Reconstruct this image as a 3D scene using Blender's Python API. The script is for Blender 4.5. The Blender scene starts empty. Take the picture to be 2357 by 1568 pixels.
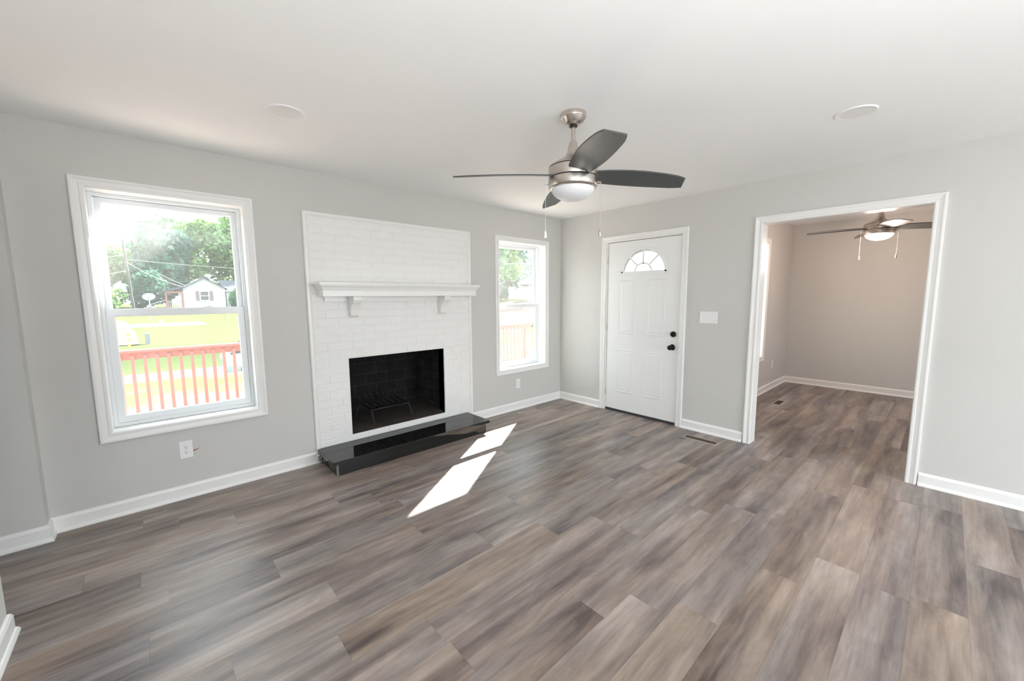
import bpy, bmesh, math, random
import numpy as np
from mathutils import Vector, Matrix

C = bpy.context.scene.collection
SC = bpy.context.scene
R = math.radians
random.seed(7)

# ------------------------------------------------------------------ camera
cam_d = bpy.data.cameras.new('camera')
cam = bpy.data.objects.new('camera', cam_d); C.objects.link(cam)
cam_d.sensor_width = 36.0; cam_d.lens = 908.6 / 2357 * 36.0
cam_d.clip_start = 0.02; cam_d.clip_end = 500
CAM = Vector((-4.1412, -3.5721, 1.4225))
yaw, pit, rol = R(47.7836), R(-6.3926), R(-0.3706)
fw = Vector((math.cos(pit)*math.cos(yaw), math.cos(pit)*math.sin(yaw), math.sin(pit)))
rt = fw.cross(Vector((0, 0, 1))).normalized(); up = rt.cross(fw)
rt2 = math.cos(rol)*rt + math.sin(rol)*up; up2 = -math.sin(rol)*rt + math.cos(rol)*up
mw = Matrix((rt2, up2, -fw)).transposed().to_4x4(); mw.translation = CAM
cam.matrix_world = mw
SC.camera = cam

# ------------------------------------------------------------------ view, world, sun
SC.view_settings.view_transform = 'Standard'
SC.view_settings.look = 'None'
SC.view_settings.exposure = 0.22
SC.view_settings.gamma = 1.0
SC.view_settings.use_curve_mapping = False
world = bpy.data.worlds.new('sky'); SC.world = world; world.use_nodes = True
wb = world.node_tree.nodes['Background']
wb.inputs[0].default_value = (0.86, 0.94, 1.0, 1); wb.inputs[1].default_value = 5.2
SC.cycles.max_bounces = 14; SC.cycles.diffuse_bounces = 8; SC.cycles.transparent_max_bounces = 24
SC.cycles.sample_clamp_indirect = 8.0

sun_d = bpy.data.lights.new('sun', 'SUN'); sun_d.energy = 45.0; sun_d.angle = R(0.6)
sun_d.color = (1.0, 0.96, 0.88)
sun = bpy.data.objects.new('sun', sun_d); C.objects.link(sun)
SAZ, SEL = R(34.3), R(37.2)
sdir = Vector((math.cos(SEL)*math.cos(SAZ), math.cos(SEL)*math.sin(SAZ), math.sin(SEL)))
sun.rotation_euler = sdir.to_track_quat('Z', 'Y').to_euler()

def portal(name, loc, rot, sx, sy):
    d = bpy.data.lights.new(name, 'AREA'); d.shape = 'RECTANGLE'; d.size = sx; d.size_y = sy
    d.cycles.is_portal = True
    o = bpy.data.objects.new(name, d); C.objects.link(o); o.location = loc; o.rotation_euler = rot
def area(name, loc, rot, sx, sy, p, col=(1, 1, 1)):
    d = bpy.data.lights.new(name, 'AREA'); d.shape = 'RECTANGLE'; d.size = sx; d.size_y = sy; d.energy = p; d.color = col
    o = bpy.data.objects.new(name, d); C.objects.link(o); o.location = loc; o.rotation_euler = rot
area('back_fill', (-1.4, -6.40, 1.15), (R(90), 0, 0), 1.9, 1.9, 35, (0.90, 0.96, 1.0))  # added fill lamp behind the camera, pushes extra light into the room
area('ceiling_fill', (-4.05, -4.75, 1.0), (R(180), 0, 0), 1.1, 1.1, 98, (0.95, 0.98, 1.0))  # added upward fill lamp out of view, brightens the ceiling
portal('window_portal', (-4.0, 0.2, 1.33), (R(-90), 0, 0), 0.9, 1.6)
portal('window_portal', (-0.71, 0.2, 1.30), (R(-90), 0, 0), 0.9, 1.6)
portal('window_portal', (-1.4, -6.25, 1.15), (R(90), 0, 0), 2.1, 2.1)
portal('window_portal', (-7.2, -1.0, 1.5), (0, R(-90), 0), 1.2, .8)
portal('window_portal', (2.3, -5.75, 1.15), (R(90), 0, 0), 1.0, 1.2)

# ------------------------------------------------------------------ materials
MATS = {}
def mat(name, col, rough=0.5, metal=0.0, spec=0.5, coat=0.0, bump=None, emis=None, noise=None):
    if name in MATS: return MATS[name]
    m = bpy.data.materials.new(name); m.use_nodes = True
    nt = m.node_tree; b = nt.nodes['Principled BSDF']
    b.inputs['Base Color'].default_value = (*col, 1)
    b.inputs['Roughness'].default_value = rough
    b.inputs['Metallic'].default_value = metal
    b.inputs['Specular IOR Level'].default_value = spec
    b.inputs['Coat Weight'].default_value = coat
    tc = nt.nodes.new('ShaderNodeTexCoord')
    if noise:   # (scale, amount) slight tonal variation
        n = nt.nodes.new('ShaderNodeTexNoise'); n.inputs['Scale'].default_value = noise[0]; n.inputs['Detail'].default_value = 5
        nt.links.new(tc.outputs['Object'], n.inputs['Vector'])
        mx = nt.nodes.new('ShaderNodeMix'); mx.data_type = 'RGBA'
        k = noise[1]
        mx.inputs[6].default_value = (*[c*(1-k) for c in col], 1)
        mx.inputs[7].default_value = (*[min(1, c*(1+k)) for c in col], 1)
        nt.links.new(n.outputs[0], mx.inputs[0]); nt.links.new(mx.outputs[2], b.inputs['Base Color'])
    if bump:    # (scale, distance)
        n = nt.nodes.new('ShaderNodeTexNoise'); n.inputs['Scale'].default_value = bump[0]; n.inputs['Detail'].default_value = 4
        nt.links.new(tc.outputs['Object'], n.inputs['Vector'])
        bp = nt.nodes.new('ShaderNodeBump'); bp.inputs['Distance'].default_value = bump[1]; bp.inputs['Strength'].default_value = 0.6
        nt.links.new(n.outputs[0], bp.inputs['Height']); nt.links.new(bp.outputs[0], b.inputs['Normal'])
    if emis:
        b.inputs['Emission Color'].default_value = (*emis[0], 1); b.inputs['Emission Strength'].default_value = emis[1]
    MATS[name] = m
    return m

wall_m = mat('wall_paint', (0.605, 0.60, 0.58), 0.75, bump=(260, 0.0006))
ceil_m = mat('ceiling_paint', (0.87, 0.88, 0.875), 0.85, bump=(200, 0.0006))
trim_m = mat('trim_paint', (0.84, 0.84, 0.83), 0.32)
vinyl_m = mat('white_vinyl', (0.80, 0.83, 0.85), 0.35)
door_m = mat('door_paint', (0.82, 0.83, 0.83), 0.38, bump=(120, 0.0003))
brick_m = mat('painted_brick', (0.82, 0.82, 0.81), 0.55, bump=(70, 0.003), noise=(9, 0.015))
plastic_m = mat('white_plastic', (0.85, 0.85, 0.86), 0.3)
nickel_m = mat('brushed_nickel', (0.62, 0.57, 0.53), 0.30, 1.0)
blade_m = mat('fan_blade_wood', (0.045, 0.05, 0.05), 0.36, spec=0.7, noise=(40, 0.25))
black_m = mat('black_metal', (0.012, 0.012, 0.012), 0.35)
bronze_m = mat('oil_rubbed_bronze', (0.018, 0.016, 0.015), 0.22, 0.6)
bowl_m = mat('frosted_glass', (0.80, 0.82, 0.86), 0.35)
granite_m = mat('black_granite', (0.012, 0.013, 0.012), 0.035, spec=0.5, noise=(300, 0.6))
edge_m = mat('raw_stone_edge', (0.16, 0.165, 0.15), 0.6, noise=(80, 0.3))
iron_m = mat('grate_iron', (0.022, 0.021, 0.023), 0.55, 0.4)
slot_m = mat('outlet_slot', (0.03, 0.03, 0.03), 0.5)
hinge_m = mat('hinge_metal', (0.55, 0.52, 0.48), 0.4, 0.9)
tan_m = mat('register_tan', (0.42, 0.36, 0.30), 0.5)
grille_m = mat('register_brown', (0.10, 0.07, 0.045), 0.5, 0.3)
ash_m = mat('ash_brick', (0.040, 0.029, 0.024), 0.95, bump=(30, 0.02), noise=(14, 0.6))
lens_m = mat('light_lens', (0.80, 0.80, 0.78), 0.5)
deckf_m = mat('deck_floor_bounce', (0.62, 0.47, 0.40), 0.7, noise=(10, 0.15))  # unseen boards made extra pale to bounce sunlight onto the ceiling
deck_m = mat('red_stained_wood', (0.27, 0.085, 0.065), 0.8, noise=(12, 0.25))
tear_m = mat('torn_drywall', (0.36, 0.20, 0.12), 0.9)
gap_m = mat('dark_gap', (0.03, 0.03, 0.035), 0.6)
siding_m = mat('white_siding', (0.33, 0.34, 0.35), 0.8)
shing_m = mat('grey_shingles', (0.045, 0.055, 0.07), 0.85, noise=(4, 0.3))
shut_m = mat('brown_shutter', (0.14, 0.10, 0.10), 0.6)
redw_m = mat('porch_wood', (0.22, 0.08, 0.06), 0.7)
greyw_m = mat('grey_rail_wood', (0.26, 0.26, 0.26), 0.7)
bark_m = mat('tree_bark', (0.10, 0.075, 0.055), 0.9, noise=(8, 0.4))
pole_m = mat('utility_pole_wood', (0.055, 0.05, 0.045), 0.9)
wire_m = mat('pale_cable', (0.5, 0.5, 0.48), 0.6)
dish_m = mat('dish_grey', (0.20, 0.23, 0.27), 0.5)
gravel_m = mat('gravel', (0.075, 0.068, 0.063), 1.0, spec=0.0, noise=(3, 0.2))
road_m = mat('asphalt', (0.07, 0.07, 0.075), 1.0, spec=0.0, noise=(2, 0.1))
carp_m = mat('car_paint', (0.30, 0.36, 0.42), 0.25, 0.5, coat=0.5)
carg_m = mat('car_glass', (0.02, 0.025, 0.03), 0.08)
rubber_m = mat('tyre_rubber', (0.02, 0.02, 0.02), 0.8)
orange_m = mat('marker_orange', (0.8, 0.30, 0.05), 0.6)
postg_m = mat('grey_post', (0.15, 0.17, 0.17), 0.7)

def leaf_mat(name, col):
    m = bpy.data.materials.new(name); m.use_nodes = True; nt = m.node_tree
    b = nt.nodes['Principled BSDF']; out = nt.nodes['Material Output']
    b.inputs['Roughness'].default_value = 0.6
    n = nt.nodes.new('ShaderNodeTexNoise'); n.inputs['Scale'].default_value = 1.2; n.inputs['Detail'].default_value = 6
    tc = nt.nodes.new('ShaderNodeTexCoord'); nt.links.new(tc.outputs['Object'], n.inputs['Vector'])
    mx = nt.nodes.new('ShaderNodeMix'); mx.data_type = 'RGBA'
    mx.inputs[6].default_value = (*[c*0.55 for c in col], 1); mx.inputs[7].default_value = (*[c*1.5 for c in col], 1)
    nt.links.new(n.outputs[0], mx.inputs[0]); nt.links.new(mx.outputs[2], b.inputs['Base Color'])
    tr = nt.nodes.new('ShaderNodeBsdfTranslucent'); nt.links.new(mx.outputs[2], tr.inputs[0])
    ms = nt.nodes.new('ShaderNodeMixShader'); ms.inputs[0].default_value = 0.35
    nt.links.new(b.outputs[0], ms.inputs[1]); nt.links.new(tr.outputs[0], ms.inputs[2]); nt.links.new(ms.outputs[0], out.inputs[0])
    return m
leafA = leaf_mat('leaves_yellow_green', (0.15, 0.26, 0.085))
leafB = leaf_mat('leaves_deep_green', (0.040, 0.125, 0.075))
leafC = leaf_mat('leaves_mid_green', (0.08, 0.20, 0.095))

def glass_mat():
    m = bpy.data.materials.new('window_glass'); m.use_nodes = True; nt = m.node_tree; nt.nodes.clear()
    out = nt.nodes.new('ShaderNodeOutputMaterial')
    tr = nt.nodes.new('ShaderNodeBsdfTransparent'); tr.inputs[0].default_value = (0.965, 0.985, 0.98, 1)
    gl = nt.nodes.new('ShaderNodeBsdfGlossy'); gl.inputs['Roughness'].default_value = 0.0
    fr = nt.nodes.new('ShaderNodeFresnel'); ge = nt.nodes.new('ShaderNodeNewGeometry')
    ir = nt.nodes.new('ShaderNodeMapRange'); ir.inputs[3].default_value = 1.5; ir.inputs[4].default_value = 1/1.5   # same reflection at both faces of the thin pane
    nt.links.new(ge.outputs['Backfacing'], ir.inputs[0]); nt.links.new(ir.outputs[0], fr.inputs[0])
    ms = nt.nodes.new('ShaderNodeMixShader')
    nt.links.new(fr.outputs[0], ms.inputs[0]); nt.links.new(tr.outputs[0], ms.inputs[1]); nt.links.new(gl.outputs[0], ms.inputs[2])
    # a thin film of dust on the pane
    du = nt.nodes.new('ShaderNodeBsdfTranslucent'); du.inputs[0].default_value = (0.9, 0.9, 0.9, 1)
    n = nt.nodes.new('ShaderNodeTexNoise'); n.inputs['Scale'].default_value = 2.5; n.inputs['Detail'].default_value = 6
    tc = nt.nodes.new('ShaderNodeTexCoord'); nt.links.new(tc.outputs['Object'], n.inputs['Vector'])
    mr = nt.nodes.new('ShaderNodeMapRange'); mr.inputs[1].default_value = 0.3; mr.inputs[2].default_value = 0.75
    mr.inputs[3].default_value = 0.022; mr.inputs[4].default_value = 0.042
    nt.links.new(n.outputs[0], mr.inputs[0])
    m2 = nt.nodes.new('ShaderNodeMixShader'); nt.links.new(mr.outputs[0], m2.inputs[0])
    nt.links.new(ms.outputs[0], m2.inputs[1]); nt.links.new(du.outputs[0], m2.inputs[2]); nt.links.new(m2.outputs[0], out.inputs[0])
    return m
glass_m = glass_mat()
glow_pane_m = mat('glow_pane', (0.95, 0.95, 0.95), 0.3)  # pane material made to diffuse sun into a white glow, no floor patch
_b = glow_pane_m.node_tree.nodes['Principled BSDF']; _t = glow_pane_m.node_tree.nodes.new('ShaderNodeBsdfTranslucent'); _t.inputs[0].default_value = (.35, .36, .36, 1)
_m = glow_pane_m.node_tree.nodes.new('ShaderNodeMixShader'); _m.inputs[0].default_value = .85
glow_pane_m.node_tree.links.new(_b.outputs[0], _m.inputs[1]); glow_pane_m.node_tree.links.new(_t.outputs[0], _m.inputs[2])
glow_pane_m.node_tree.links.new(_m.outputs[0], glow_pane_m.node_tree.nodes['Material Output'].inputs[0])

def math_node(nt, op, a, b=None):
    n = nt.nodes.new('ShaderNodeMath'); n.operation = op
    for i, v in enumerate((a, b)):
        if v is None: continue
        if isinstance(v, (int, float)): n.inputs[i].default_value = v
        else: nt.links.new(v, n.inputs[i])
    return n.outputs[0]

def floor_mat():
    m = bpy.data.materials.new('vinyl_plank_floor'); m.use_nodes = True; nt = m.node_tree
    b = nt.nodes['Principled BSDF']; L = nt.links
    tc = nt.nodes.new('ShaderNodeTexCoord'); sp = nt.nodes.new('ShaderNodeSeparateXYZ'); L.new(tc.outputs['Object'], sp.inputs[0])
    x, y = sp.outputs[0], sp.outputs[1]
    W, LN = 0.181, 1.22
    ys = math_node(nt, 'DIVIDE', math_node(nt, 'ADD', y, 20.03), W)
    row = math_node(nt, 'FLOOR', ys)
    fy = math_node(nt, 'FRACT', ys)
    wn = nt.nodes.new('ShaderNodeTexWhiteNoise'); wn.noise_dimensions = '1D'; L.new(row, wn.inputs['W'])
    xs = math_node(nt, 'ADD', math_node(nt, 'DIVIDE', math_node(nt, 'ADD', x, 30), LN), math_node(nt, 'MULTIPLY', wn.outputs['Value'], 5.0))
    col = math_node(nt, 'FLOOR', xs); fx = math_node(nt, 'FRACT', xs)
    cv = nt.nodes.new('ShaderNodeCombineXYZ'); L.new(row, cv.inputs[0]); L.new(col, cv.inputs[1])
    pn = nt.nodes.new('ShaderNodeTexWhiteNoise'); pn.noise_dimensions = '2D'; L.new(cv.outputs[0], pn.inputs['Vector'])
    pid = pn.outputs['Value']
    off = math_node(nt, 'MULTIPLY', pid, 57.0)
    def noise(sx, sy, detail, rough=0.55, dist=0.0):
        c = nt.nodes.new('ShaderNodeCombineXYZ')
        L.new(math_node(nt, 'MULTIPLY', x, sx), c.inputs[0]); L.new(math_node(nt, 'MULTIPLY', y, sy), c.inputs[1]); L.new(off, c.inputs[2])
        n = nt.nodes.new('ShaderNodeTexNoise'); n.inputs['Scale'].default_value = 1.0; n.inputs['Detail'].default_value = detail
        n.inputs['Roughness'].default_value = rough; n.inputs['Distortion'].default_value = dist
        L.new(c.outputs[0], n.inputs['Vector']); return n.outputs[0]
    big = noise(0.8, 8.0, 3, 0.5, 0.5); fine = noise(5.0, 90.0, 6, 0.65); mid = noise(2.6, 26.0, 4, 0.6, 0.4)
    hue = noise(0.9, 5.0, 2)
    # brightness value
    v = math_node(nt, 'MULTIPLY', math_node(nt, 'SUBTRACT', pid, 0.5), 0.15)
    v = math_node(nt, 'ADD', v, math_node(nt, 'MULTIPLY', math_node(nt, 'SUBTRACT', big, 0.5), 1.75))
    v = math_node(nt, 'ADD', v, math_node(nt, 'MULTIPLY', math_node(nt, 'SUBTRACT', mid, 0.5), 0.75))
    v = math_node(nt, 'ADD', v, math_node(nt, 'MULTIPLY', math_node(nt, 'SUBTRACT', fine, 0.5), 0.40))
    blot = noise(3.2, 9.0, 5, 0.6, 0.8)
    v = math_node(nt, 'ADD', v, math_node(nt, 'MULTIPLY', math_node(nt, 'SUBTRACT', blot, 0.5), 0.8))
    v = math_node(nt, 'ADD', v, 0.44)
    rampA = nt.nodes.new('ShaderNodeValToRGB'); L.new(v, rampA.inputs[0])   # brown planks
    e = rampA.color_ramp.elements; e[0].position = 0.0; e[0].color = (0.085, 0.062, 0.056, 1); e[1].position = 1.0; e[1].color = (0.43, 0.34, 0.285, 1)
    k = rampA.color_ramp.elements.new(0.5); k.color = (0.250, 0.190, 0.155, 1)
    rampB = nt.nodes.new('ShaderNodeValToRGB'); L.new(v, rampB.inputs[0])   # greyer planks
    e = rampB.color_ramp.elements; e[0].position = 0.0; e[0].color = (0.090, 0.074, 0.078, 1); e[1].position = 1.0; e[1].color = (0.42, 0.365, 0.345, 1)
    k = rampB.color_ramp.elements.new(0.5); k.color = (0.240, 0.205, 0.197, 1)
    mx = nt.nodes.new('ShaderNodeMix'); mx.data_type = 'RGBA'
    hv = nt.nodes.new('ShaderNodeMapRange'); hv.inputs[1].default_value = 0.35; hv.inputs[2].default_value = 0.65
    L.new(math_node(nt, 'ADD', math_node(nt, 'MULTIPLY', hue, 0.7), math_node(nt, 'MULTIPLY', pn.outputs['Color'], 0.3)), hv.inputs[0])
    L.new(hv.outputs[0], mx.inputs[0]); L.new(rampA.outputs[0], mx.inputs[6]); L.new(rampB.outputs[0], mx.inputs[7])
    # seams
    dy = math_node(nt, 'MULTIPLY', math_node(nt, 'MINIMUM', fy, math_node(nt, 'SUBTRACT', 1.0, fy)), W)
    dx = math_node(nt, 'MULTIPLY', math_node(nt, 'MINIMUM', fx, math_node(nt, 'SUBTRACT', 1.0, fx)), LN)
    d = math_node(nt, 'MINIMUM', dx, dy)
    sm = nt.nodes.new('ShaderNodeMapRange'); L.new(d, sm.inputs[0]); sm.inputs[1].default_value = 0.0004; sm.inputs[2].default_value = 0.0018
    sm.inputs[3].default_value = 0.78; sm.inputs[4].default_value = 1.0
    vm = nt.nodes.new('ShaderNodeVectorMath'); vm.operation = 'SCALE'; L.new(mx.outputs[2], vm.inputs[0]); L.new(sm.outputs[0], vm.inputs['Scale'])
    L.new(vm.outputs[0], b.inputs['Base Color'])
    rr = nt.nodes.new('ShaderNodeMapRange'); L.new(mid, rr.inputs[0]); rr.inputs[3].default_value = 0.30; rr.inputs[4].default_value = 0.44
    L.new(rr.outputs[0], b.inputs['Roughness'])
    b.inputs['Specular IOR Level'].default_value = 0.5
    bp = nt.nodes.new('ShaderNodeBump'); bp.inputs['Strength'].default_value = 0.35; bp.inputs['Distance'].default_value = 0.0012
    L.new(math_node(nt, 'ADD', fine, sm.outputs[0]), bp.inputs['Height']); L.new(bp.outputs[0], b.inputs['Normal'])
    return m
floor_m = floor_mat()

def firebrick_mat(name, axis, c1, c2, mortar):
    m = bpy.data.materials.new(name); m.use_nodes = True; nt = m.node_tree; b = nt.nodes['Principled BSDF']; L = nt.links
    tc = nt.nodes.new('ShaderNodeTexCoord'); sp = nt.nodes.new('ShaderNodeSeparateXYZ'); L.new(tc.outputs['Object'], sp.inputs[0])
    c = nt.nodes.new('ShaderNodeCombineXYZ'); L.new(sp.outputs[axis], c.inputs[0]); L.new(sp.outputs[2], c.inputs[1])
    br = nt.nodes.new('ShaderNodeTexBrick'); br.inputs['Scale'].default_value = 1.0
    br.inputs['Brick Width'].default_value = 0.235; br.inputs['Row Height'].default_value = 0.118; br.inputs['Mortar Size'].default_value = 0.005
    br.inputs['Mortar Smooth'].default_value = 0.2
    br.inputs['Color1'].default_value = (*c1, 1); br.inputs['Color2'].default_value = (*c2, 1); br.inputs['Mortar'].default_value = (*mortar, 1)
    L.new(c.outputs[0], br.inputs['Vector'])
    n = nt.nodes.new('ShaderNodeTexNoise'); n.inputs['Scale'].default_value = 7; n.inputs['Detail'].default_value = 6; L.new(tc.outputs['Object'], n.inputs['Vector'])
    mr = nt.nodes.new('ShaderNodeMapRange'); L.new(n.outputs[0], mr.inputs[0]); mr.inputs[1].default_value = 0.3; mr.inputs[2].default_value = 0.7; mr.inputs[3].default_value = 0.45; mr.inputs[4].default_value = 1.4
    vm = nt.nodes.new('ShaderNodeVectorMath'); vm.operation = 'SCALE'; L.new(br.outputs[0], vm.inputs[0]); L.new(mr.outputs[0], vm.inputs['Scale'])
    L.new(vm.outputs[0], b.inputs['Base Color']); b.inputs['Roughness'].default_value = 0.9
    bp = nt.nodes.new('ShaderNodeBump'); bp.inputs['Strength'].default_value = 0.7; bp.inputs['Distance'].default_value = 0.006; bp.invert = True
    L.new(br.outputs['Fac'], bp.inputs['Height']); L.new(bp.outputs[0], b.inputs['Normal'])
    return m
fb_back = firebrick_mat('firebrick_back', 0, (0.007, 0.006, 0.007), (0.012, 0.010, 0.011), (0.030, 0.028, 0.028))
fb_side = firebrick_mat('firebrick_side', 1, (0.042, 0.038, 0.042), (0.032, 0.029, 0.033), (0.008, 0.007, 0.008))

def grass_mat():
    m = bpy.data.materials.new('lawn'); m.use_nodes = True; nt = m.node_tree; b = nt.nodes['Principled BSDF']; L = nt.links
    tc = nt.nodes.new('ShaderNodeTexCoord')
    n = nt.nodes.new('ShaderNodeTexNoise'); n.inputs['Scale'].default_value = 0.45; n.inputs['Detail'].default_value = 8; L.new(tc.outputs['Object'], n.inputs['Vector'])
    n2 = nt.nodes.new('ShaderNodeTexNoise'); n2.inputs['Scale'].default_value = 9; n2.inputs['Detail'].default_value = 4; L.new(tc.outputs['Object'], n2.inputs['Vector'])
    sp = nt.nodes.new('ShaderNodeSeparateXYZ'); L.new(tc.outputs['Object'], sp.inputs[0])
    g = nt.nodes.new('ShaderNodeMix'); g.data_type = 'RGBA'; g.inputs[6].default_value = (0.036, 0.056, 0.020, 1); g.inputs[7].default_value = (0.088, 0.108, 0.046, 1)
    L.new(n2.outputs[0], g.inputs[0])
    # bare sandy ground close to the deck
    near = nt.nodes.new('ShaderNodeMapRange'); L.new(sp.outputs[1], near.inputs[0]); near.inputs[1].default_value = 4.0; near.inputs[2].default_value = 17.0; near.inputs[3].default_value = 0.28; near.inputs[4].default_value = -0.22
    s = math_node(nt, 'ADD', n.outputs[0], near.outputs[0])
    f = nt.nodes.new('ShaderNodeMapRange'); L.new(s, f.inputs[0]); f.inputs[1].default_value = 0.50; f.inputs[2].default_value = 0.66
    mx = nt.nodes.new('ShaderNodeMix'); mx.data_type = 'RGBA'; L.new(f.outputs[0], mx.inputs[0]); L.new(g.outputs[2], mx.inputs[6]); mx.inputs[7].default_value = (0.105, 0.085, 0.070, 1)
    L.new(mx.outputs[2], b.inputs['Base Color']); b.inputs['Roughness'].default_value = 1.0; b.inputs['Specular IOR Level'].default_value = 0.0
    return m
lawn_m = grass_mat()

# ------------------------------------------------------------------ mesh builder
class MB:
    def __init__(s): s.v = []; s.f = []; s.mi = []
    def add(s, vs, fs, mi=0):
        o = len(s.v); s.v += [tuple(p) for p in vs]; s.f += [tuple(i+o for i in f) for f in fs]; s.mi += [mi]*len(fs); return s
    def box(s, a, b, mi=0):
        x0, x1 = sorted((a[0], b[0])); y0, y1 = sorted((a[1], b[1])); z0, z1 = sorted((a[2], b[2]))
        v = [(x0,y0,z0),(x1,y0,z0),(x1,y1,z0),(x0,y1,z0),(x0,y0,z1),(x1,y0,z1),(x1,y1,z1),(x0,y1,z1)]
        return s.add(v, [(0,3,2,1),(4,5,6,7),(0,1,5,4),(1,2,6,5),(2,3,7,6),(3,0,4,7)], mi)
    def bar(s, a, b, w, h=None, mi=0):
        a = Vector(a); b = Vector(b); h = h or w; d = (b-a).normalized()
        u = d.cross(Vector((0, 0, 1)));  u = Vector((1, 0, 0)) if u.length < 1e-4 else u.normalized(); n = u.cross(d)
        v = []
        for p in (a, b):
            for i, j in ((-1,-1),(1,-1),(1,1),(-1,1)): v.append(p + u*i*w/2 + n*j*h/2)
        return s.add(v, [(3,2,1,0),(4,5,6,7),(0,1,5,4),(1,2,6,5),(2,3,7,6),(3,0,4,7)], mi)
    def tube(s, pts, r, n=10, mi=0, cap=True):
        pts = [Vector(p) for p in pts]; rs = r if isinstance(r, (list, tuple)) else [r]*len(pts)
        rings = []; prev = None
        for i, p in enumerate(pts):
            d = (pts[min(i+1, len(pts)-1)] - pts[max(i-1, 0)]).normalized()
            if prev is None:
                u = d.cross(Vector((0, 0, 1)));  u = d.cross(Vector((1, 0, 0))) if u.length < 1e-3 else u
            else: u = prev - d*prev.dot(d)
            u.normalize(); prev = u; w = d.cross(u)
            rings.append([p + (u*math.cos(2*math.pi*k/n) + w*math.sin(2*math.pi*k/n))*rs[i] for k in range(n)])
        v = [q for r_ in rings for q in r_]; f = []
        for i in range(len(pts)-1):
            for k in range(n): f.append((i*n+k, i*n+(k+1) % n, (i+1)*n+(k+1) % n, (i+1)*n+k))
        if cap: f.append(tuple(range(n))[::-1]); f.append(tuple((len(pts)-1)*n+k for k in range(n)))
        return s.add(v, f, mi)
    def lathe(s, prof, c=(0,0,0), n=40, axis='z', mi=0):
        v = []; f = []
        for r, z in prof:
            for k in range(n):
                a = 2*math.pi*k/n; p = (r*math.cos(a), r*math.sin(a), z)
                if axis == 'x': p = (z, p[0], p[1])
                if axis == 'y': p = (p[0], z, p[1])
                v.append((p[0]+c[0], p[1]+c[1], p[2]+c[2]))
        for i in range(len(prof)-1):
            for k in range(n): f.append((i*n+k, i*n+(k+1) % n, (i+1)*n+(k+1) % n, (i+1)*n+k))
        f.append(tuple(range(n))[::-1]); f.append(tuple((len(prof)-1)*n+k for k in range(n)))
        return s.add(v, f, mi)
    def prism(s, poly, fn, t0, t1, mi=0):
        n = len(poly); v = [fn(p, t0) for p in poly] + [fn(p, t1) for p in poly]
        f = [tuple(range(n))[::-1], tuple(range(n, 2*n))] + [(i, (i+1) % n, n+(i+1) % n, n+i) for i in range(n)]
        return s.add(v, f, mi)
    def build(s, name, m, parent=None, bevel=0, smooth=False, seg=2, kind=None):
        me = bpy.data.meshes.new(name); me.from_pydata(s.v, [], s.f); me.update()
        bm = bmesh.new(); bm.from_mesh(me); bmesh.ops.recalc_face_normals(bm, faces=bm.faces); bm.to_mesh(me); bm.free()
        for mm in (m if isinstance(m, (list, tuple)) else [m]): me.materials.append(mm)
        if isinstance(m, (list, tuple)): me.polygons.foreach_set('material_index', s.mi)
        if smooth:
            me.shade_smooth()
            me.set_sharp_from_angle(angle=R(35))
        o = bpy.data.objects.new(name, me); C.objects.link(o)
        if bevel:
            b = o.modifiers.new('bevel', 'BEVEL'); b.width = bevel; b.segments = seg; b.limit_method = 'ANGLE'; b.angle_limit = R(40)
        if parent is not None:
            o.parent = parent
            if parent.type == 'EMPTY' or True:
                o.matrix_parent_inverse = world_m(parent).inverted()
        if kind: o['kind'] = kind
        return o

def world_m(o):
    m = o.matrix_basis.copy()
    while o.parent is not None:
        m = o.parent.matrix_basis @ o.matrix_parent_inverse @ m if False else world_m(o.parent) @ o.matrix_parent_inverse @ m
        break
    return m

def thing(name, label=None, cat=None, loc=(0,0,0), rz=0, group=None, kind=None):
    o = bpy.data.objects.new(name, None); C.objects.link(o); o.location = loc; o.rotation_euler = (0, 0, rz)
    o.empty_display_size = 0.1
    return tag(o, label, cat, group, kind)
def tag(o, label=None, cat=None, group=None, kind=None):
    if label: o['label'] = label
    if cat: o['category'] = cat
    if group: o['group'] = group
    if kind: o['kind'] = kind
    return o
def copy_tree(o, parent=None):
    c = o.copy(); C.objects.link(c)
    if parent is not None: c.parent = parent
    for ch in list(o.children): copy_tree(ch, c)
    return c

def frame_sweep(mb, rect, prof, fn, closed=True, mi=0):
    """rect (u0,u1,v0,v1) inner edge; prof list of (outward offset, depth towards room); fn(u,v,d)->xyz; open at the bottom if not closed"""
    u0, u1, v0, v1 = rect; n = len(prof); vs = []
    for o, d in prof:
        if closed: cs = [(u0-o, v0-o), (u0-o, v1+o), (u1+o, v1+o), (u1+o, v0-o)]
        else: cs = [(u0-o, v0), (u0-o, v1+o), (u1+o, v1+o), (u1+o, v0)]
        vs += [fn(u, v, d) for u, v in cs]
    fs = []
    for i in range(n):
        j = (i+1) % n
        for k in range(4 if closed else 3):
            l = (k+1) % 4; fs.append((i*4+k, i*4+l, j*4+l, j*4+k))
    if not closed:
        fs.append(tuple(i*4 for i in range(n))); fs.append(tuple(i*4+3 for i in range(n))[::-1])
    mb.add(vs, fs, mi); return mb

CASING = [(0, 0), (0, 0.012), (0.004, 0.015), (0.016, 0.015), (0.019, 0.011), (0.026, 0.013), (0.040, 0.017), (0.046, 0.021), (0.056, 0.021), (0.060, 0.018), (0.060, 0)]

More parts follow.
